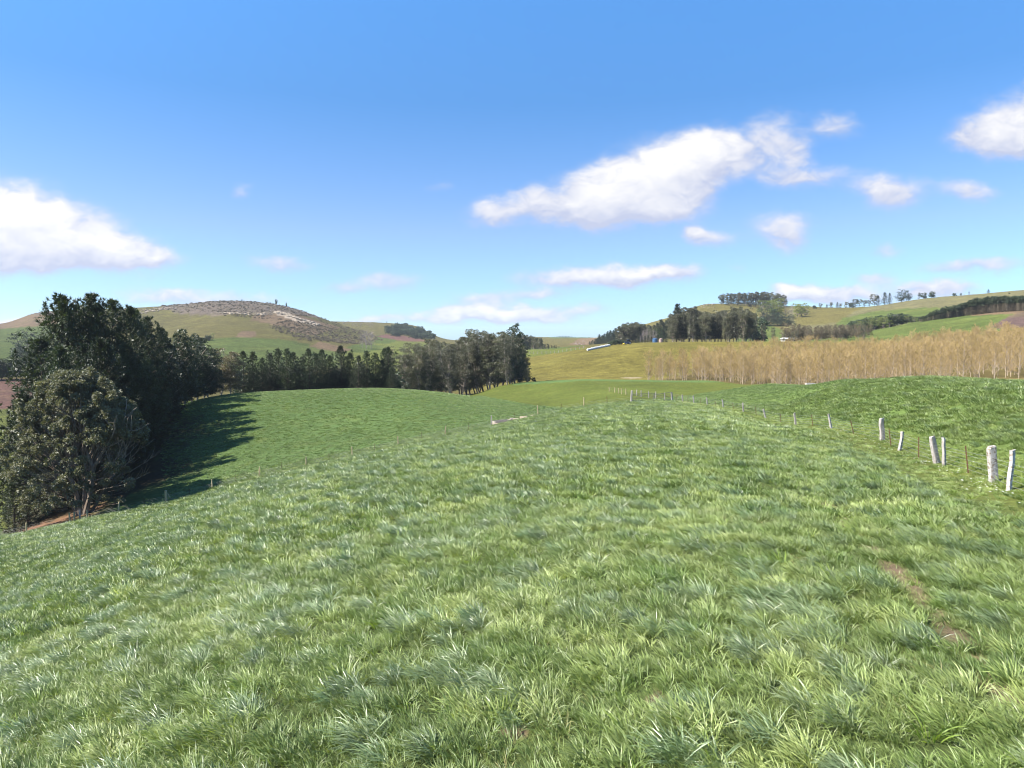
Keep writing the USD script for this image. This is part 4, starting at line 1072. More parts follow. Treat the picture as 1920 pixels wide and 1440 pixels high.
# --- the wooded slope in the middle distance
for i in range(46):
    px = 1104 + (1166 - 1104) * (i + 0.5) / 46 + trng.uniform(-2, 2)
    r = 820 + 90 * trng.uniform(0, 1)
    top = np.interp(px, [1100, 1110, 1130, 1145, 1152, 1160, 1168], [643, 634, 624, 616, 615, 619, 626]) + abs(trng.normal(0, 2)) + np.interp(r, [820, 910], [9, 0])
    tree('farpine', px, r, top, 'pine_tree', 'dark blue green pine in the small plantation block', group='dark pine block in the middle distance', wide=1.2)
for i in range(30):
    px = 1158 + (1222 - 1158) * (i + 0.5) / 30 + trng.uniform(-3, 3)
    r = 690 + 80 * trng.uniform(0, 1)
    top = np.interp(px, [1155, 1165, 1180, 1193, 1205, 1213, 1222], [622, 609, 604, 602, 604, 610, 616]) + abs(trng.normal(0, 5))
    tree('fargum' if i % 3 else 'umbrella', px, r, top, 'eucalyptus_tree', 'grey brown gum on the wooded slope beside the pine block', group='gums beside the middle distance pine block', wide=1.1)
for i, (px, top) in enumerate([(1219, 612), (1226, 610), (1232, 606), (1238, 600), (1243, 605), (1248, 602), (1253, 599), (1258, 606)]):
    tree('farpine', px, 730, top, 'pine_tree', ORD[i] + ' dark pine from the left in the row up the slope behind the blue tank', group='pines up the slope behind the blue tank', wide=1.3)
for i, (px, top) in enumerate([(1206, 621), (1211, 619), (1216, 622), (1224, 620), (1229, 622), (1200, 630)]):
    tree('greybare', px, 610, top, 'bare_tree', ['second', 'third', 'fourth', 'fifth', 'sixth', 'first'][i] + ' pale grey leafless tree from the left behind the blue tank', group='pale leafless trees behind the blue tank', wide=1.3)
for i, (px, top) in enumerate([(1192, 636), (1197, 632), (1203, 633), (1209, 630), (1215, 629), (1221, 632), (1233, 628), (1239, 627), (1244, 625), (1249, 628)]):
    tree('farpine', px, 560, top, 'pine_tree', ORD[i] + ' young conifer from the left in the line behind the tanks', group='young conifers behind the tanks', wide=1.1)
for i, (px, top) in enumerate([(1143, 641), (1149, 639), (1155, 638), (1161, 637), (1167, 638), (1173, 639)]):
    tree('bush', px, 455, top, 'shrub', ORD[i] + ' dark shrub from the left between the white bales and the tractor', 'shrub', group='dark shrubs beside the tractor', wide=1.1)
for i in range(26):
    px = 968 + (1050 - 968) * (i + 0.5) / 26 + trng.uniform(-2, 2)
    r = 720 + 90 * trng.uniform(0, 1)
    top = np.interp(px, [965, 975, 990, 1000, 1012, 1020, 1030, 1040, 1052], [624, 626, 628, 628, 630, 640, 643, 646, 650]) + abs(trng.normal(0, 3))
    tree('fargum', px, r, top, 'eucalyptus_tree', 'grey gum in the hollow behind the right end of the grove', group='gums in the hollow behind the grove', wide=1.1)
for i in range(16):
    px = np.concatenate([np.linspace(1036, 1043, 3), np.linspace(1046, 1079, 13)])[i]
    tree('farpine', px, 2480, np.interp(px, [1036, 1043, 1050, 1062, 1079], [631, 630.5, 629.8, 629.8, 631.5]), 'ridge_tree', 'tiny dark tree on the farthest ridge in the middle', group='dark trees on the farthest ridge', wide=2.2)

# --- the left hillsides
for px, r, top, lb in [(60, 640, 621, 'upper dark macrocarpa on the green slope at far left'), (48, 615, 636, 'lower dark macrocarpa on the green slope at far left')]:
    tree('macrocarpa', px, r, top, 'macrocarpa_tree', lb, wide=1.1)
for i in range(12):
    tree('hedge', -30 + i * 8.5, 452 + trng.uniform(-3, 3), 675 + trng.uniform(-1, 2), 'hedge_conifer', ORD[11 - i] + ' dark conifer from the right in the trimmed hedge at the left edge', group='tall trimmed hedge at the left edge', wide=1.1)
for px, top, w, lb in [(366, 634.5, 1.6, 'low dark hedge shrub at the corner of the green hill field'), (374, 634, 1.6, 'second low dark hedge shrub of the green hill field corner'), (382, 633, 1.6, 'third low hedge shrub next to the round bush'), (391, 629, 1.1, 'round dark bush alone at the edge of the green hill field'), (400, 626, 0.9, 'small brownish tree beside the round bush on the hill')]:
    tree('bush' if px < 398 else 'willow', px, 745, top, 'bush', lb, 'bush', wide=w)
for px, r, top, lb in [(687, 800, 620, 'large pale grey leafless willow at the foot of the rocky hill'), (696, 805, 624, 'second pale leafless willow beside the large one'), (680, 810, 628, 'smaller pale leafless willow left of the large one')]:
    tree('greybare', px, r, top, 'bare_tree', lb, wide=1.9)
bushes = [(722, 812), (812, 630)]
for i in range(44):
    px = trng.uniform(728, 812)
    lo = np.interp(px, [728, 750, 770, 790, 812], [625, 632, 634, 634, 634])
    hi = np.interp(px, [728, 745, 770, 785, 800, 812], [618, 611, 608, 612, 620, 628])
    py = trng.uniform(hi + 3, lo)
    r = np.interp(py, [hi, lo], [1760, 1350])
    tree('bush', px, r, 0, 'native_bush', 'rounded dark native tree covering the steep far bluff', group='native trees on the far bluff', h=float(trng.uniform(8, 13)), wide=1.25)
for px, top, lb in [(456, 560.5, 'tiny tree on the rocky hill skyline at its highest part'), (520, 562, 'tiny thin tree on the right skyline of the rocky hill'), (539, 568, 'tiny tree low on the right skyline of the rocky hill'), (726, 602, 'tiny lone tree on the far plateau skyline'), (746, 603.5, 'tiny second lone tree on the far plateau skyline')]:
    tree('bush', px, 1345 if px < 600 else 1850, top + 1.0, 'hill_tree', lb, wide=0.5, min_h=3.0)
# ---------------------------------------------------------------- the big gum at the left
M_TRUNK = bark('old_gum_bark', (0.075, 0.055, 0.042), (0.20, 0.16, 0.125), 3.0)


def big_gum():
    rng = np.random.default_rng(404)
    base = at(146, 119.5)
    top_h = CAM_Z + 119.5 * slope_of(172, 690) - base[2]
    h = top_h
    wood, cen, alo, dead = [], [], [], []
    # three stems from the ground
    stems = [(-0.35, 0.0), (0.12, 0.05), (0.5, -0.2), (-1.15, 0.3), (0.85, 0.3)]
    ends = []

    def limb(p, d, L, rad, depth):
        n = 5
        s = np.linspace(0, 1, n)[:, None]
        bend = np.array([0, 0, 1.0]) * 0.25 * L
        q = p + d * L * s + bend * s * s + rng.normal(0, 0.03 * L, (n, 3)) * s
        wood.append(tube(q, np.linspace(rad, rad * 0.55, n), 6 if depth < 2 else 4, False))
        tip = q[-1]
        dd = unit(q[-1] - q[-2])
        if depth >= 3 or L < 1.6:
            ends.append((tip, dd))
            for t in (0.45, 0.7):
                o = q[int(t * (n - 1))]
                e = o + unit(dd + rng.normal(0, 0.7, 3)) * L * 0.45
                wood.append(tube([o, e], [rad * 0.35, rad * 0.15], 3, False))
                ends.append((e, dd))
            return
        for k in range(3 if depth else 4):
            a = rng.normal(0, 1, 3)
            a -= dd * (a @ dd)
            nd = unit(dd * 0.9 + unit(a) * rng.uniform(0.45, 0.95) + [0, 0, 0.12])
            limb(tip if k < 2 else q[3], nd, L * rng.uniform(0.55, 0.8), rad * 0.58, depth + 1)

    for sx, sy in stems:
        d = unit(np.array([sx * 0.85, sy * 0.85, 1.15]))
        p0 = np.array([sx * 0.5, sy * 0.5, -0.5])
        limb(p0, d, h * rng.uniform(0.26, 0.32), 0.42 if abs(sx) < 0.6 else 0.28, 0)
    E = np.array([e for e, _ in ends])
    # the crown's outline: an uneven dome, wider to the left
    lim = np.array([h * 0.475, h * 0.45, h * 0.98])
    c0 = np.array([-1.2, 0, 0])
    E = (E - c0)
    zmax = np.quantile(E[:, 2], 0.995)
    E[:, 2] *= (h * 0.965) / zmax
    rad = np.hypot(E[:, 0], E[:, 1])
    k = np.minimum(1.0, lim[0] * np.sqrt(np.clip(1.02 - (E[:, 2] / h) ** 2.2, 0.02, 1)) / (rad + 1e-6))
    extra = []
    for _ in range(470):         # upswept boughs carry rounded tufts of leaves out to the crown's uneven edge
        a = rng.uniform(0, 6.283)
        z = h * rng.uniform(0.09, 0.97)
        lobe = 0.86 + 0.2 * math.sin(3 * a + 1.0 + 4 * z / h) + 0.08 * math.sin(7 * a + 9 * z / h)
        rr = lim[0] * math.sqrt(max(0.03, 1.02 - (z / h) ** 2.0)) * rng.uniform(0.62, 1.02) * lobe
        rr *= 0.66 + 0.34 * min(1.0, z / (0.30 * h))
        if a < 1.0 or a > 5.3:
            rr *= 0.84
            if rng.uniform() < 0.35 and z < 0.55 * h:
                continue
        q = np.array([rr * math.cos(a), rr * math.sin(a), z])
        extra.append(q)
        src = q * [0.5, 0.5, 0.70]
        wood.append(tube([src, (src + q) / 2 + [0, 0, -0.25], q], [0.05, 0.035, 0.012], 3, False))
    E = np.vstack([E * np.stack([k, k, np.ones_like(k)], 1), np.array(extra)]) + c0 * 0.6
    for q in E:
        n = int(190 * rng.uniform(0.6, 1.4))
        R = rng.uniform(0.50, 0.92)
        d = unit(rng.normal(0, 1, (n, 3)) + [0, 0, 0.45])
        cen.append(q + d * R * rng.uniform(0.45, 1.0, (n, 1)) * [1, 1, 0.85])
        alo.append(unit(d * 0.9 + rng.normal(0, 0.4, (n, 3)) + [0, 0, -0.2]))
    t = thing('gum_tree', 'large glossy leaved gum with several pale trunks standing at the left fence', 'tree', base)
    part(t, 'trunk', join(wood), M_TRUNK)
    part(t, 'crown', leaf_cards(rng, np.vstack(cen), np.vstack(alo), 0.34, 0.14), M_BIGGUM)
    # bare grey limbs reaching out to the right
    for zr, L, up, yaw in [(0.30, 10.5, 0.30, -0.25), (0.42, 9.0, 0.45, -0.35), (0.5, 8.0, 0.75, -0.2), (0.36, 9.5, 0.5, 0.2), (0.6, 6.5, 0.8, -0.1)]:
        dead = []
        p = np.array([1.0, 0.2 * yaw, h * zr * 0.55])
        s = np.linspace(0, 1, 8)[:, None]
        q = p + np.array([math.cos(yaw), math.sin(yaw), 0]) * L * s + np.array([0, 0, L * up]) * (0.35 * s + 0.65 * s ** 2.2) + rng.normal(0, 0.06, (8, 3))
        dead.append(tube(q, np.linspace(0.12, 0.03, 8), 5, False))
        for _ in range(12):
            i = rng.integers(3, 7)
            d = unit(q[i + 1] - q[i] + rng.normal(0, 0.35, 3) * L * 0.12 + [0, 0, 0.25])
            l = L * rng.uniform(0.10, 0.26)
            m = q[i] + d * l * 0.5
            e = q[i] + d * l + [0, 0, 0.25 * l]
            dead.append(tube([q[i], m, e], [0.045, 0.03, 0.012], 3, False))
        part(t, 'bare_branch', join(dead), M_TRUNK)


big_gum()
# ---------------------------------------------------------------- rocks and scrub on the far hills
def boulder(seed, flat=0.6):
    rng = np.random.default_rng(seed)
    m = trimesh.creation.icosphere(2, 1.0)
    v = np.array(m.vertices)
    v = v * (0.75 + 0.5 * meshkit.fbm(v * 1.3 + seed * 7.1, 3, seed)[:, None])
    for _ in range(5):      # chip flat faces
        n = unit(rng.normal(0, 1, 3))
        d = v @ n
        v = v - np.clip(d - rng.uniform(0.45, 0.7), 0, None)[:, None] * n
    v[:, 2] *= flat
    v[:, 2] += 0.2
    return v, np.array(m.faces)


def stone(name, dark, light, scale=1.2):
    nodes = {'geo': ('geometry', {}), 'n': ('noise_texture', {'scale': scale, 'detail': 6.0, 'roughness': 0.65}), 'r': ('map_range', {'from_min': 0.35, 'from_max': 0.65, 'clamp': True}),
             'c': ('mix', {'mix_type': 'mix', 'color1': dark, 'color2': light}), 'b': ('bump', {'strength': 0.6, 'distance': 0.1}),
             'p': ('principled_bsdf', {'roughness': 0.9, 'specular_ior_level': 0.2})}
    return mat(name, nodes, [('geo.position', 'n.vector'), ('n.fac', 'r.value'), ('r.result', 'c.fac'), ('c.color', 'p.base_color'), ('n.fac', 'b.height'), ('b.normal', 'p.normal')], 'p.BSDF')


M_STONE = stone('weathered_stone', (0.12, 0.10, 0.085), (0.25, 0.21, 0.18))
M_SAND = stone('sandy_rock', (0.18, 0.145, 0.105), (0.28, 0.23, 0.17))
M_GREYROCK = stone('dark_rock', (0.105, 0.084, 0.066), (0.22, 0.178, 0.138))


def spots_in(rng, zones, n):
    """Random ground points in parts of the hills whose borders the photograph shows: (outline, nearest, farthest range, share)."""
    out = []
    for poly, r0, r1, share in zones:
        px0, px1 = min(p[0] for p in poly), max(p[0] for p in poly)
        need = int(n * share)
        got = np.zeros((0, 3))
        for _ in range(60):
            m = need * 6
            a = np.arctan((rng.uniform(px0, px1, m) - 960) / FPX)
            r = rng.uniform(r0, r1, m)
            x, y = r * np.sin(a), r * np.cos(a)
            p = np.stack([x, y, height(x, y)], 1)
            q = row_of(p)
            got = np.vstack([got, p[inside(poly, q[0], q[1])]])
            if len(got) >= need:
                break
        out.append(got[:need])
    return np.vstack(out)


def far_stuff():
    rng = np.random.default_rng(88)
    bush = [broadleaf(300 + i, 2.2, 1.8, 0.2, 4, 14, 16, 0.75, (0.9, 0.4), hang=-0.1, flat=0.8, steep=0.6, low=0.3, r0=0.03)[1] for i in range(3)]
    z = [([(330, 588), (300, 574), (345, 568), (400, 560), (450, 560), (530, 568), (570, 580), (600, 592), (560, 594), (520, 586), (470, 590), (420, 588), (380, 583)], 1050, 1480, 0.42),
         ([(500, 612), (525, 603), (560, 600), (600, 608), (640, 620), (690, 640), (700, 648), (650, 645), (600, 640), (560, 640), (540, 628), (520, 622)], 700, 1400, 0.40),
         ([(600, 592), (640, 600), (690, 622), (720, 640), (690, 642), (640, 622), (590, 600)], 700, 1500, 0.14), ([(395, 580), (470, 588), (530, 600), (480, 598), (420, 592)], 1000, 1400, 0.04)]
    p = spots_in(rng, z, 2300)
    s = rng.uniform(0.2, 0.8, len(p)) * rng.uniform(0.6, 1.2, len(p))
    instancer('/World/hill_scrub', [(b, M_SCRUB) for b in bush], rng.integers(0, 3, len(p)), p, rng.uniform(0, 6.28, len(p)), np.stack([s * 1.4, s * 1.4, s], 1), 'grey brown scrub covering the top and flank of the rocky left hill', 'scrub')
    rocks = [boulder(i) for i in range(4)]
    z = [([(300, 575), (400, 560), (450, 560), (540, 568), (580, 582), (600, 594), (540, 592), (470, 592), (400, 588), (330, 586)], 1050, 1480, 0.52), ([(262, 590), (262, 580), (330, 572), (360, 570), (340, 578)], 1200, 1500, 0.14),
         ([(640, 608), (645, 600), (700, 606), (706, 614), (690, 616)], 1500, 1900, 0.12), ([(40, 592), (60, 578), (140, 574), (140, 588)], 1250, 1600, 0.16), ([(1070, 648), (1080, 640), (1105, 636), (1105, 646)], 1200, 1700, 0.03), ([(1305, 582), (1320, 570), (1345, 570), (1340, 578)], 1100, 1350, 0.03)]
    p = spots_in(rng, z, 1500)
    s = rng.uniform(0.35, 1.4, len(p)) * rng.uniform(0.6, 1.3, len(p))
    instancer('/World/hill_rocks', [(r, M_GREYROCK) for r in rocks[:2]] + [(r, M_STONE) for r in rocks[2:]], rng.integers(0, 4, len(p)), p, rng.uniform(0, 6.28, len(p)), np.stack([s * 1.3, s * 1.1, s], 1), 'grey weathered boulders strewn over the rocky hilltops', 'rocks')
    line = [(515, 586), (530, 588), (548, 594), (566, 600), (585, 606), (597, 610)]
    z = [([(a[0], a[1] - 2.5), (b[0], b[1] - 2.5), (b[0], b[1] + 2.0), (a[0], a[1] + 2.0)], 1000, 1450, 0.15) for a, b in zip(line[:-1], line[1:])]
    z += [([(400, 588), (460, 586), (500, 588), (500, 591), (440, 590)], 1050, 1400, 0.15), ([(270, 583), (310, 577), (330, 577), (300, 583), (272, 587)], 1200, 1500, 0.10)]
    p = spots_in(rng, z, 420)
    s = rng.uniform(1.0, 2.4, len(p))
    instancer('/World/rock_ledge', [(r, M_SAND) for r in rocks[:3]], rng.integers(0, 3, len(p)), p, rng.uniform(0, 6.28, len(p)), np.stack([s * 1.8, s * 1.3, s * 0.9], 1), 'pale sandy rock ledge running down across the left hill', 'rock ledge')
    for i, (px, r, s, lb) in enumerate([(934, 108.8, 0.42, 'pale flat stone left of the concrete trough'), (968, 110.2, 0.5, 'pale stone right of the concrete trough'), (984, 111.0, 0.55, 'largest pale stone in the bare dirt beyond the trough'), (1001, 112.0, 0.4, 'pale stone at the far end of the bare dirt by the trough')]):
        t = tag(part('/World', 'stone', tuple([boulder(40 + i, 0.45)[0] * [s * 1.6, s, s] + at(px, r), boulder(40 + i, 0.45)[1]]), M_SAND, 40), lb, 'stone')
    # white daisies and fibres along the fence
    f = FENCE_XY
    pts = []
    for _ in range(130):
        i = rng.integers(8, len(f) - 2)
        t = rng.uniform()
        x, y = f[i][0] + (f[i + 1][0] - f[i][0]) * t + rng.normal(-0.5, 0.5), f[i][1] + (f[i + 1][1] - f[i][1]) * t + rng.normal(0, 0.4)
        pts.append([x, y, float(height(np.array([x]), np.array([y]))[0]) + 0.16])
    a = np.arange(6) * np.pi / 3
    disc = (np.vstack([[[0, 0, 0.01]], np.stack([0.035 * np.cos(a), 0.035 * np.sin(a), 0 * a], 1)]), np.array([[0, 1 + i, 1 + (i + 1) % 6] for i in range(6)]))
    M_WHITE = mat('flower_white', {'p': ('principled_bsdf', {'base_color': (0.5, 0.5, 0.46), 'roughness': 0.7})}, [], 'p.BSDF')
    instancer('/World/daisies', [(disc, M_WHITE)], np.zeros(len(pts)), np.array(pts), rng.uniform(0, 6, len(pts)), rng.uniform(0.6, 1.3, len(pts)), 'tiny white daisies in the short grass along the right fence', 'flowers')


far_stuff()


# ---------------------------------------------------------------- fences
def weathered(name, dark, light, lichen, amount=0.5, scale=14.0):
    nodes = {'tc': ('texture_coordinate', {}), 'mp': ('mapping', {'scale': (1.0, 1.0, 0.12)}), 'n': ('noise_texture', {'scale': scale, 'detail': 6.0, 'roughness': 0.7}),
             'n2': ('noise_texture', {'scale': 9.0, 'detail': 4.0, 'roughness': 0.6}), 'geo': ('geometry', {}),
             'r': ('map_range', {'from_min': 0.35, 'from_max': 0.65, 'clamp': True}), 'r2': ('map_range', {'from_min': 0.52, 'from_max': 0.62, 'to_max': amount, 'clamp': True}),
             'c': ('mix', {'mix_type': 'mix', 'color1': dark, 'color2': light}), 'c2': ('mix', {'mix_type': 'mix', 'color2': lichen}), 'b': ('bump', {'strength': 0.7, 'distance': 0.012}),
             'p': ('principled_bsdf', {'roughness': 0.9, 'specular_ior_level': 0.2})}
    links = [('geo.position', 'mp.vector'), ('mp.vector', 'n.vector'), ('geo.position', 'n2.vector'), ('n.fac', 'r.value'), ('n2.fac', 'r2.value'), ('r.result', 'c.fac'), ('c.color', 'c2.color1'), ('r2.result', 'c2.fac'),
             ('c2.color', 'p.base_color'), ('n.fac', 'b.height'), ('b.normal', 'p.normal')]
    return mat(name, nodes, links, 'p.BSDF')


M_POST = weathered('weathered_post', (0.20, 0.18, 0.16), (0.345, 0.322, 0.298), (0.13, 0.10, 0.065), 0.45)
M_LICHEN = weathered('lichened_post', (0.225, 0.205, 0.188), (0.39, 0.372, 0.35), (0.135, 0.095, 0.055), 0.85)
M_RUST = weathered('rusty_steel', (0.060, 0.032, 0.020), (0.125, 0.062, 0.034), (0.05, 0.03, 0.02), 0.5, 30.0)
M_NEWPOST = weathered('treated_post', (0.24, 0.20, 0.11), (0.40, 0.34, 0.20), (0.15, 0.12, 0.07), 0.3)
M_WIRE = mat('fence_wire', {'p': ('principled_bsdf', {'base_color': (0.35, 0.34, 0.33), 'metallic': 0.8, 'roughness': 0.5})}, [], 'p.BSDF')
M_GATE = weathered('gate_steel', (0.075, 0.07, 0.065), (0.16, 0.15, 0.14), (0.10, 0.06, 0.04), 0.4, 20.0)


def post_mesh(seed, w, d, h, foot=0.25, taper=0.88):
    """A split or cast post: chamfered section, uneven faces, a slightly sloping worn top."""
    rng = np.random.default_rng(seed)
    c = 0.22
    ring = np.array([[1 - c, 1], [-1 + c, 1], [-1, 1 - c], [-1, -1 + c], [-1 + c, -1], [1 - c, -1], [1, -1 + c], [1, 1 - c]], float) * [w / 2, d / 2]
    levels = [-foot, 0.0, 0.2 * h, 0.45 * h, 0.7 * h, 0.92 * h, h - 0.02, h]
    v = []
    for i, z in enumerate(levels):
        t = max(0, z) / h
        s = (1 - (1 - taper) * t) * (1 + rng.normal(0, 0.035)) * (0.86 if i == len(levels) - 1 else 1.0)
        q = ring * s + rng.normal(0, 0.012 * (w + d), ring.shape) + rng.normal(0, 0.012, 2)
        zz = np.full(8, z)
        if i >= len(levels) - 2:
            zz = zz + q[:, 0] * rng.normal(0, 0.25) + q[:, 1] * rng.normal(0, 0.2)
        v.append(np.column_stack([q, zz]))
    V = np.vstack(v + [v[-1].mean(0, keepdims=True)])
    f = []
    for i in range(len(levels) - 1):
        for j in range(8):
            a, b = i * 8 + j, i * 8 + (j + 1) % 8
            f += [[a, b, b + 8], [a, b + 8, a + 8]]
    e, k = (len(levels) - 1) * 8, len(V) - 1
    f += [[e + j, e + (j + 1) % 8, k] for j in range(8)]
    return V, np.array(f)


def star_post(h):
    """A steel Y post."""
    parts_ = []
    for k in range(3):
        a = k * 2.0944 + 0.5
        v, f = box(0.0, 0.034, -0.0035, 0.0035, -0.3, h)
        r = np.array([[math.cos(a), -math.sin(a), 0], [math.sin(a), math.cos(a), 0], [0, 0, 1]])
        parts_.append((v @ r.T, f))
    return join(parts_)


def leaned(mesh, p, lean_right, lean_away=0.0, yaw=0.0):
    """Stands a post's mesh on the ground, leaning by degrees to the right and away."""
    v, f = mesh
    cy, sy = math.cos(yaw), math.sin(yaw)
    v = v @ np.array([[cy, -sy, 0], [sy, cy, 0], [0, 0, 1]]).T
    a, b = math.radians(lean_right), math.radians(lean_away)
    v = v @ np.array([[math.cos(a), 0, math.sin(a)], [0, 1, 0], [-math.sin(a), 0, math.cos(a)]]).T
    v = v @ np.array([[1, 0, 0], [0, math.cos(b), math.sin(b)], [0, -math.sin(b), math.cos(b)]]).T
    return v + p, f


def wire(points, radius=0.006):
    pts = [np.asarray(points[0])]
    for a, b in zip(points[:-1], points[1:]):
        a, b = np.asarray(a), np.asarray(b)
        pts += [(a + b) / 2 - [0, 0, 0.012 * np.linalg.norm(b - a) * 0.3], b]
    return tube(pts, radius, 3, False)


def fence(name, label, posts, heights=(0.2, 0.42, 0.64, 0.86, 1.02), origin=None):
    """posts: (part name, mesh, material, world foot, top point function, label)."""
    o = np.asarray(origin if origin is not None else posts[0][3])
    t = thing(name, label, 'fence', o)
    for nm, m, mm, foot, _, lb in posts:
        part(t, nm, (m[0] - o, m[1]), mm, 30, label=lb)
    for hgt in heights:
        pts = [foot + axis * hgt - o for _, _, _, foot, axis, _ in posts]
        part(t, 'wire', wire(pts), M_WIRE)
    return t


def axis_of(lean_right):
    a = math.radians(lean_right)
    return np.array([math.sin(a), 0, math.cos(a)])


def right_fence():
    spec = [  # column of foot, range, height, width, depth, lean to the right in degrees, kind
        (1261, 119, 1.35, 0.26, 0.26, -4, 'strainer'), (1270, 118.5, 1.0, 0, 0, 2, 'steel'), (1281, 118, 1.15, 0.16, 0.13, -3, 'post'), (1291, 117.5, 1.0, 0, 0, 0, 'steel'), (1302, 117, 1.25, 0.17, 0.13, -6, 'post'), (1314, 116, 0.95, 0, 0, 3, 'steel'),
        (1328, 115, 1.2, 0.17, 0.14, -9, 'post'), (1343, 112, 0.9, 0, 0, -6, 'steel'), (1358, 110, 1.27, 0.18, 0.14, -10, 'post'), (1377, 106, 0.95, 0, 0, -8, 'steel'), (1396, 103, 1.27, 0.18, 0.15, -8, 'post'),
        (1420, 100, 1.15, 0, 0, -6, 'steel'), (1438, 97, 1.25, 0.19, 0.15, -16, 'post'), (1466.5, 88, 1.05, 0, 0, -2, 'steel'), (1495, 80, 1.3, 0.19, 0.15, -8, 'post'), (1527, 72, 1.05, 0, 0, -7, 'steel'), (1562, 66, 1.28, 0.19, 0.15, -13, 'post'),
        (1605, 60, 1.15, 0, 0, -14, 'steel'), (1659, 55.5, 1.58, 0.30, 0.25, -5, 'strainer'), (1676, 52, 1.22, 0, 0, -8, 'steel'), (1692, 50, 1.2, 0.2, 0.17, 8, 'post'), (1729, 47, 1.22, 0, 0, -2, 'steel'), (1763, 44.5, 1.5, 0.30, 0.24, -12, 'strainer'),
        (1778, 43, 1.52, 0.19, 0.15, -6, 'post'), (1824, 38.5, 1.3, 0, 0, -8, 'steel'), (1872, 34.5, 1.48, 0.29, 0.22, -6, 'lichen'), (1901, 32.5, 1.55, 0.175, 0.15, 5, 'lichen'), (1962, 30, 1.2, 0, 0, -4, 'steel'), (2040, 27.5, 1.3, 0.2, 0.16, -6, 'post')]
    names = {1659: 'thick grey strainer post at the kink of the fence', 1692: 'short brown grey post leaning to the right', 1763: 'thick pale post leaning left beside a thinner one', 1778: 'thinner pale post right of the thick leaning one', 1872: 'broad white post blotched with brown lichen', 1901: 'narrow lichened post nearest the right frame edge', 1438: 'strongly left leaning post half way along', 1261: 'gate strainer post with a crooked foot'}
    posts = []
    for i, (px, r, h, w, d, lean, kd) in enumerate(spec):
        p = at(px, r, -0.02)
        if kd == 'steel':
            m = leaned(star_post(h), p, lean)
            posts.append(('steel_post', m, M_RUST, p, axis_of(lean), None))
        else:
            m = leaned(post_mesh(500 + i, w, d, h, taper=0.94 if kd == 'lichen' else 0.86), p, lean, 2.0 * math.sin(i), 0.35 + 0.3 * math.sin(i * 1.7))
            posts.append(('post', m, M_LICHEN if kd == 'lichen' else M_POST, p, axis_of(lean), names.get(px)))
    fence('wire_fence', 'old wire fence of pale leaning posts and rusty steel posts down the right', posts)


def gully_fence():
    spec = [(-40, 113, 0.9, 'post'), (36, 113, 0.9, 'post'), (120, 113, 1.0, 'post'), (128, 113.2, 0.9, 'post'), (139, 113.4, 1.05, 'post'), (153, 113, 0.85, 'post'), (213, 113, 1.15, 'post'), (262, 113, 0.9, 'steel'), (304, 113, 1.3, 'strainer'), (348, 113, 0.9, 'steel'), (392, 113, 1.15, 'post'), (437, 113, 1.0, 'steel'),
            (482, 113, 1.15, 'post'), (525, 112.6, 1.1, 'steel'), (570, 112.5, 1.15, 'post'), (614, 112.3, 0.9, 'steel'), (658, 112, 1.15, 'post'), (700, 112, 0.9, 'steel'), (745, 112, 1.15, 'post'), (790, 112, 0.9, 'steel'), (834, 112, 1.2, 'post'), (878, 112, 0.9, 'steel'), (921, 112, 1.25, 'post'),
            (965, 112.6, 0.9, 'steel'), (1009, 113.6, 1.3, 'post'), (1052, 114, 0.9, 'steel'), (1095, 114, 1.3, 'post'), (1139, 114.2, 1.05, 'steel'), (1184, 114.5, 1.6, 'strainer')]
    posts = []
    for i, (px, r, h, kd) in enumerate(spec):
        r, h = r - 1.2 if px > 200 else r, h + 0.3
        p = at(px, r, -0.02)
        lean = 3 * math.sin(i * 2.3)
        lb = {304: 'yellowish strainer post with a stay in the gully', 1184: 'weathered strainer post hanging the left gate', 921: 'pale post beside the concrete trough'}.get(px)
        if kd == 'steel':
            posts.append(('steel_post', leaned(star_post(h), p, lean), M_RUST, p, axis_of(lean), None))
        else:
            w = {'post': 0.17, 'strainer': 0.27}[kd]
            posts.append(('post', leaned(post_mesh(600 + i, w, w, h, taper=0.95), p, lean), M_POST if px in (1184, 921, 139) else M_NEWPOST, p, axis_of(lean), lb))
    t = fence('wire_fence', 'long fence of thin wooden posts along the gully from the gum to the gate', posts, (0.2, 0.4, 0.6, 0.8))
    o = np.asarray(posts[0][3])
    a = at(304, 113)
    part(t, 'stay', tuple([leaned(post_mesh(690, 0.1, 0.1, 1.25), a + [0.85, 0.1, -0.1], -34)[0] - o, post_mesh(690, 0.1, 0.1, 1.25)[1]]), M_NEWPOST, 30)


def back_fence():
    spec = [(1247, 121, 1.15), (1230, 124, 1.2), (1217, 127, 1.2), (1203, 131, 1.2), (1194, 135, 1.15), (1174, 142, 1.2), (1166, 146, 1.2), (1160, 150, 1.1), (1153, 155, 1.1), (1143, 162, 1.0)]
    posts = []
    for i, (px, r, h) in enumerate(spec):
        p = at(px, r, -0.02)
        lean = 2.5 * math.sin(i * 1.9) - 1
        posts.append(('post', leaned(post_mesh(700 + i, 0.17, 0.14, h), p, lean), M_POST if i < 5 else M_NEWPOST, p, axis_of(lean), None))
    fence('wire_fence', 'short line of pale posts behind the two gates', posts, (0.25, 0.5, 0.75, 1.0))


def far_fence():
    posts = []
    for i, px in enumerate(np.linspace(985, 1094, 15)):
        r = np.interp(px, [985, 1094], [505, 480])
        p = at(px, r, -0.05)
        posts.append(('post', leaned(post_mesh(740 + i, 0.3, 0.26, 1.7), p, 3 * math.sin(i)), M_POST, p, axis_of(0), None))
    fence('wire_fence', 'distant post and wire fence between the olive field and the green field', posts, (0.5, 1.1, 1.5))


right_fence()
gully_fence()
back_fence()
far_fence()


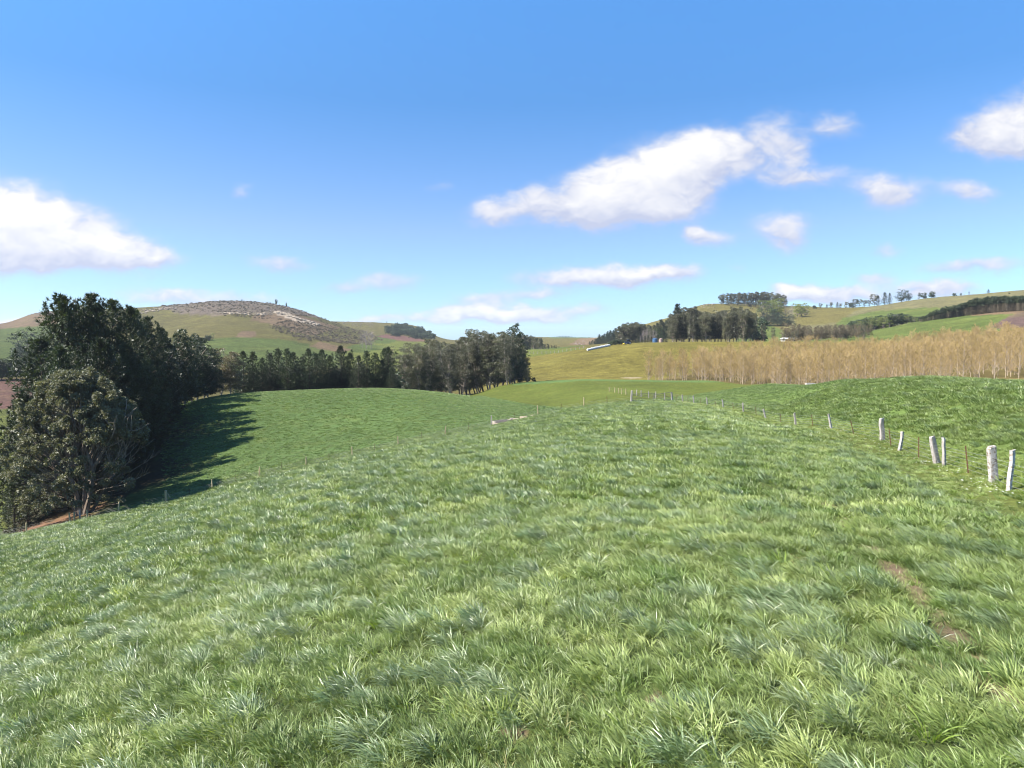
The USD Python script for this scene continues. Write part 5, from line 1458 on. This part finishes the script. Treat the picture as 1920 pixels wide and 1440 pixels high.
def gate(label, p0, p1, h0, sag):
    """A pipe-framed gate from its hinge end to its latch end, sagging at the latch."""
    o = np.asarray(p0, float)
    t = thing('gate', label, 'gate', o)
    a, b = np.zeros(3), np.asarray(p1, float) - o
    lo_a, hi_a = a + [0, 0, 0.22], a + [0, 0, h0]
    lo_b, hi_b = b + [0, 0, 0.22 - sag], b + [0, 0, h0 - sag]
    part(t, 'frame', join([tube([lo_a, hi_a], 0.035, 8), tube([lo_b, hi_b], 0.035, 8), tube([hi_a, hi_b], 0.035, 8), tube([lo_a, lo_b], 0.035, 8)]), M_GATE, 40)
    for k in (0.25, 0.5, 0.75):
        part(t, 'rail', tube([lo_a + (hi_a - lo_a) * k, lo_b + (hi_b - lo_b) * k], 0.018, 6), M_GATE, 40)
    part(t, 'brace', tube([lo_a, (hi_a + hi_b) / 2], 0.022, 6), M_GATE, 40)


gate('dark pipe gate hung on the left strainer post, standing half open', at(1186, 114.5), at(1228, 119.5), 1.25, 0.15)
gate('dark pipe gate hung on the right strainer post, sagging open', at(1259, 118.6), at(1226, 114.0), 1.35, 0.25)

# ---------------------------------------------------------------- water troughs
M_CONCRETE = stone('trough_concrete', (0.24, 0.20, 0.165), (0.36, 0.31, 0.265), 3.0)
M_WATER = mat('trough_water', {'p': ('principled_bsdf', {'base_color': (0.02, 0.025, 0.02), 'roughness': 0.05, 'ior': 1.33})}, [], 'p.BSDF')


def trough():
    from shapely.geometry import LineString
    p = at(942, 110.2, 0.0)
    t = thing('water_trough', 'oval concrete stock trough with a square valve box on bare dirt by the gully fence', 'trough', p, 12.0, tilt=(0, -4))
    outer = LineString([(-1.05, 0), (0.75, 0)]).buffer(0.52, 12)
    inner = LineString([(-1.05, 0), (0.75, 0)]).buffer(0.42, 12)
    w = trimesh.creation.extrude_polygon(outer.difference(inner), 0.50, engine='earcut')
    w.apply_translation([0, 0, -0.03])
    fl = trimesh.creation.extrude_polygon(inner.buffer(0.02), 0.08, engine='earcut')
    part(t, 'basin', join([(np.array(w.vertices), np.array(w.faces)), (np.array(fl.vertices), np.array(fl.faces))]), M_CONCRETE)
    wt = trimesh.creation.extrude_polygon(inner.buffer(-0.002), 0.006, engine='earcut')
    wt.apply_translation([0, 0, 0.36])
    part(t, 'water', (np.array(wt.vertices), np.array(wt.faces)), M_WATER)
    b = part(t, 'valve_box', join([box(1.29, 1.73, -0.24, 0.24, -0.05, 0.56), box(1.31, 1.71, -0.22, 0.22, 0.56, 0.60)]), M_CONCRETE)
    part(b, 'lid', box(1.27, 1.75, -0.26, 0.26, 0.603, 0.65), M_CONCRETE)


trough()
M_CREAM = stone('pale_concrete', (0.28, 0.26, 0.235), (0.38, 0.36, 0.33), 2.0)


def far_trough():
    p = at(1521, 176, 0.0)
    t = thing('water_trough', 'small pale trough on the crest of the right paddock before the poplars', 'trough', p, -4.0)
    part(t, 'basin', join([box(-1.05, 1.05, -0.45, -0.35, 0, 0.62), box(-1.05, 1.05, 0.35, 0.45, 0, 0.62), box(-1.05, -0.95, -0.348, 0.348, 0, 0.617), box(0.95, 1.05, -0.348, 0.348, 0, 0.617), box(-0.948, 0.948, -0.348, 0.348, 0.02, 0.12)]), M_CREAM)
    part(t, 'water', box(-0.948, 0.948, -0.348, 0.348, 0.47, 0.48), M_WATER)


far_trough()


# ---------------------------------------------------------------- farm things on the olive crest
def paint(name, c, rough=0.4, metal=0.0):
    nodes = {'geo': ('geometry', {}), 'n': ('noise_texture', {'scale': 2.5, 'detail': 4.0}), 'r': ('map_range', {'from_min': 0.3, 'from_max': 0.7, 'to_min': 0.8, 'to_max': 1.15}),
             'c': ('vector_math', {'math_type': 'scale', 'vector1': c}), 'p': ('principled_bsdf', {'roughness': rough, 'metallic': metal})}
    return mat(name, nodes, [('geo.position', 'n.vector'), ('n.fac', 'r.value'), ('r.result', 'c.scale'), ('c.vector', 'p.base_color')], 'p.BSDF')


M_WRAP = paint('bale_wrap', (0.40, 0.40, 0.39), 0.35)
M_BLUE = paint('tank_blue', (0.035, 0.085, 0.165), 0.45)
M_PINKTANK = paint('tank_pink', (0.26, 0.185, 0.16), 0.7)
M_TRACTOR = paint('tractor_blue', (0.025, 0.05, 0.11), 0.35)
M_YELLOW = paint('implement_yellow', (0.55, 0.36, 0.04), 0.5)
M_RUBBER = paint('tyre_rubber', (0.02, 0.02, 0.02), 0.85)
M_WHITE = paint('white_paint', (0.48, 0.48, 0.47), 0.5)
M_GLASS = mat('cab_glass', {'g': ('glossy_bsdf', {'color': (0.9, 0.95, 1.0), 'roughness': 0.03}), 't': ('transparent_bsdf', {'color': (0.55, 0.62, 0.65)}), 'f': ('fresnel', {'IOR': 1.6}), 'm': ('mix_closure', {})},
              [('f.fac', 'm.fac'), ('t.BSDF', 'm.closure1'), ('g.BSDF', 'm.closure2')], 'm.closure')


def bale_class():
    """A wrapped round bale lying on its side along x: barrel with rounded shoulders and a little slack film."""
    ang = np.linspace(0, 2 * np.pi, 21)[:-1]
    rings = [(-0.63, 0.02), (-0.63, 0.5), (-0.60, 0.64), (-0.52, 0.71), (-0.2, 0.735), (0.2, 0.735), (0.52, 0.71), (0.60, 0.64), (0.63, 0.5), (0.63, 0.02)]
    v = []
    for i, (x, r) in enumerate(rings):
        rr = r * (1 + 0.012 * np.sin(ang * 5 + i))
        z = rr * np.sin(ang)
        z = np.maximum(z, -0.66)
        v.append(np.stack([np.full(20, x), rr * np.cos(ang), z + 0.66], 1))
    V = np.vstack(v)
    f = []
    for i in range(len(rings) - 1):
        for j in range(20):
            a, b = i * 20 + j, i * 20 + (j + 1) % 20
            f += [[a, b, b + 20], [a, b + 20, a + 20]]
    for i, e in ((0, 0), (1, (len(rings) - 1) * 20)):
        for j in range(1, 19):
            f.append([e, e + j + 1, e + j] if i == 0 else [e, e + j, e + j + 1])
    kind('round_bale', 1.0, [('film', (V, np.array(f)), M_WRAP)])


bale_class()
b0, b1 = at(1101, 431), at(1143, 446)
nb = max(8, int(np.linalg.norm(b1 - b0) / 1.27))
yaw = math.degrees(math.atan2(b1[1] - b0[1], b1[0] - b0[0]))
for i in range(nb):
    q = b0 + (b1 - b0) * (i + 0.5) / nb
    q[2] = float(height(np.array([q[0]]), np.array([q[1]]))[0]) - 0.02
    lb = (ORD[i] if i < 20 else 'inner') + ' white wrapped bale from the left in the long row'
    lb = 'leftmost white wrapped bale of the long row' if i == 0 else 'rightmost white wrapped bale, next to the dark shrubs' if i == nb - 1 else lb
    copy_of('/World/Kinds/round_bale', 'wrapped_bale', lb, 'bale', q, yaw + float(trng.uniform(-2, 2)), float(trng.uniform(0.97, 1.04)), 'row of white wrapped bales')


def wheel(x, y, r, w):
    c = trimesh.creation.torus(r - w * 0.45, w * 0.45, major_sections=24, minor_sections=8)
    v = np.array(c.vertices)
    v[:, 2] *= 1.15
    lug = []
    for k in range(16):
        a = k * 2 * np.pi / 16
        bv, bf = box(r - 0.06, r + 0.035, -0.05, 0.05, -w * 0.45, w * 0.45)
        lug.append((bv @ np.array([[math.cos(a), math.sin(a), 0], [-math.sin(a), math.cos(a), 0], [0, 0, 1]]), bf))
    tyre = join([(v, np.array(c.faces))] + lug)
    rim = trimesh.creation.cylinder(r - w * 0.75, w * 0.5, sections=20)
    turn = np.array([[1, 0, 0], [0, 0, 1], [0, -1, 0]], float)
    place = lambda m: (np.asarray(m[0]) @ turn.T + [x, y, r], np.asarray(m[1]))  # noqa: E731
    return place(tyre), place((np.array(rim.vertices), np.array(rim.faces)))


def tractor():
    p = at(1178, 449)
    t = thing('tractor', 'dark blue tractor with a yellow implement parked on the olive crest', 'tractor', p, 188.0)
    hood = join([box(0.5, 2.3, -0.38, 0.38, 0.95, 1.62), box(2.3, 2.42, -0.34, 0.34, 0.95, 1.52), box(-1.2, 0.5, -0.45, 0.45, 0.75, 1.25), box(0.4, 2.3, -0.25, 0.25, 0.6, 0.95)])
    part(t, 'body', hood, M_TRACTOR)
    cab = part(t, 'cab', join([box(-1.1, -1.0, -0.75, -0.65, 1.25, 2.75), box(-1.1, -1.0, 0.65, 0.75, 1.25, 2.75), box(0.4, 0.48, -0.75, -0.65, 1.25, 2.72), box(0.4, 0.48, 0.65, 0.75, 1.25, 2.72), box(-1.2, 0.6, -0.82, 0.82, 2.76, 2.92)]), M_TRACTOR)
    for sy in (-0.70, 0.70):
        part(cab, 'side_window', box(-0.99, 0.39, sy - 0.012, sy + 0.012, 1.45, 2.7), M_GLASS)
    part(cab, 'windscreen', box(0.43, 0.45, -0.64, 0.64, 1.65, 2.7), M_GLASS)
    for x, r, w, ys in ((-0.75, 0.85, 0.5, 0.95), (1.75, 0.6, 0.36, 0.85)):
        for sgn in (-1, 1):
            tyre, rim = wheel(x, sgn * ys, r, w)
            wh = part(t, 'wheel', rim, M_WHITE)
            part(wh, 'tyre', tyre, M_RUBBER)
    for sgn in (-1, 1):
        part(t, 'mudguard', join([box(-1.5, -0.1, sgn * 0.95 - 0.25, sgn * 0.95 + 0.25, 1.74, 1.80), box(-0.1, 0.05, sgn * 0.95 - 0.25, sgn * 0.95 + 0.25, 1.35, 1.74)]), M_TRACTOR)
    part(t, 'exhaust', tube([[1.1, 0.42, 1.5], [1.1, 0.42, 2.6]], 0.05, 8), M_RUBBER)
    part(t, 'implement', join([box(2.9, 3.2, -1.3, 1.3, 0.15, 0.7), box(3.2, 3.7, -1.3, 1.3, 0.12, 0.2), box(2.3, 2.9, -0.62, -0.5, 0.5, 0.75), box(2.3, 2.9, 0.5, 0.62, 0.5, 0.75)]), M_YELLOW)
    part(t, 'headlight', join([box(2.425, 2.45, -0.3, -0.12, 1.2, 1.34)]), M_WHITE)
    part(t, 'headlight', join([box(2.425, 2.45, 0.12, 0.3, 1.2, 1.34)]), M_WHITE)


tractor()


def tank(px, r, rad, h, m, label):
    p = at(px, r, -0.05)
    t = thing('water_tank', label, 'tank', p)
    ang = np.linspace(0, 2 * np.pi, 29)[:-1]
    prof_ = [(0, 0.0)]
    n = int(h / 0.3)
    for i in range(n):
        z = i * h / n
        prof_ += [(rad, z + 0.02), (rad, z + h / n * 0.72), (rad * 0.985, z + h / n * 0.8), (rad * 0.985, z + h / n * 0.95)]
    V = np.vstack([np.stack([q * np.cos(ang), q * np.sin(ang), np.full(28, z)], 1) for q, z in prof_[1:]])
    f = []
    k = len(prof_) - 1
    for i in range(k - 1):
        for j in range(28):
            a, b = i * 28 + j, i * 28 + (j + 1) % 28
            f += [[a, b, b + 28], [a, b + 28, a + 28]]
    part(t, 'wall', (V, np.array(f)), m)
    roof = trimesh.creation.cone(rad * 1.02, 0.45, sections=28)
    roof.apply_translation([0, 0, h])
    part(t, 'roof', (np.array(roof.vertices), np.array(roof.faces)), m)
    hatch = trimesh.creation.cylinder(0.3, 0.16, sections=14)
    hatch.apply_translation([0, 0, h + 0.42])
    part(t, 'hatch', (np.array(hatch.vertices), np.array(hatch.faces)), m)


tank(1227.5, 476, 1.6, 2.5, M_BLUE, 'round blue water tank on the crest left of the gum block')
tank(1238.5, 480, 1.25, 2.2, M_PINKTANK, 'smaller pinkish grey tank right of the blue tank')


def house():
    p = at(1478, 585, 0.1)
    t = thing('farmhouse', 'white farmhouse half hidden behind the thin gums', 'house', p, 6.0)
    part(t, 'wall', box(-5.0, 5.0, -3.2, 3.2, -0.5, 2.6), M_WHITE)
    roof = np.array([[-5.6, -3.8, 2.6], [5.6, -3.8, 2.6], [5.6, 3.8, 2.6], [-5.6, 3.8, 2.6], [-3.6, 0, 4.4], [3.6, 0, 4.4]])
    part(t, 'roof', (roof, np.array([[0, 1, 5], [0, 5, 4], [1, 2, 5], [2, 3, 4], [2, 4, 5], [3, 0, 4], [0, 2, 1], [0, 3, 2]])), M_WHITE)
    for x in (-3.4, -1.0, 3.0):
        w = part(t, 'window', join([box(x - 0.75, x + 0.75, -3.27, -3.203, 0.9, 0.98), box(x - 0.75, x + 0.75, -3.27, -3.203, 2.02, 2.1), box(x - 0.75, x - 0.67, -3.27, -3.203, 0.98, 2.02), box(x + 0.67, x + 0.75, -3.27, -3.203, 0.98, 2.02)]), M_WHITE)
        part(w, 'pane', box(x - 0.67, x + 0.67, -3.24, -3.205, 0.98, 2.02), M_TRACTOR)
    part(t, 'door', box(0.9, 1.8, -3.26, -3.203, -0.1, 2.05), M_BLUE)
    part(t, 'chimney', box(-1.3, -0.7, -0.3, 0.3, 3.9, 5.0), M_PINKTANK)


house()


# ---------------------------------------------------------------- air
def haze():
    m = usdkit.material(stage, '/World/Looks/air', {'v': ('principled_volume', {'color': (0.86, 0.92, 1.0), 'density': 0.000042, 'anisotropy': 0.25})}, [], volume='v.volume')
    v, f = box(-9300, 9300, -9300, 9300, -120, 190)
    g = usdkit.mesh(stage, '/World/haze', (v, f), m)
    tag(g.GetPrim(), 'thin bluish haze over the distant hills', 'haze', None, 'stuff')


haze()
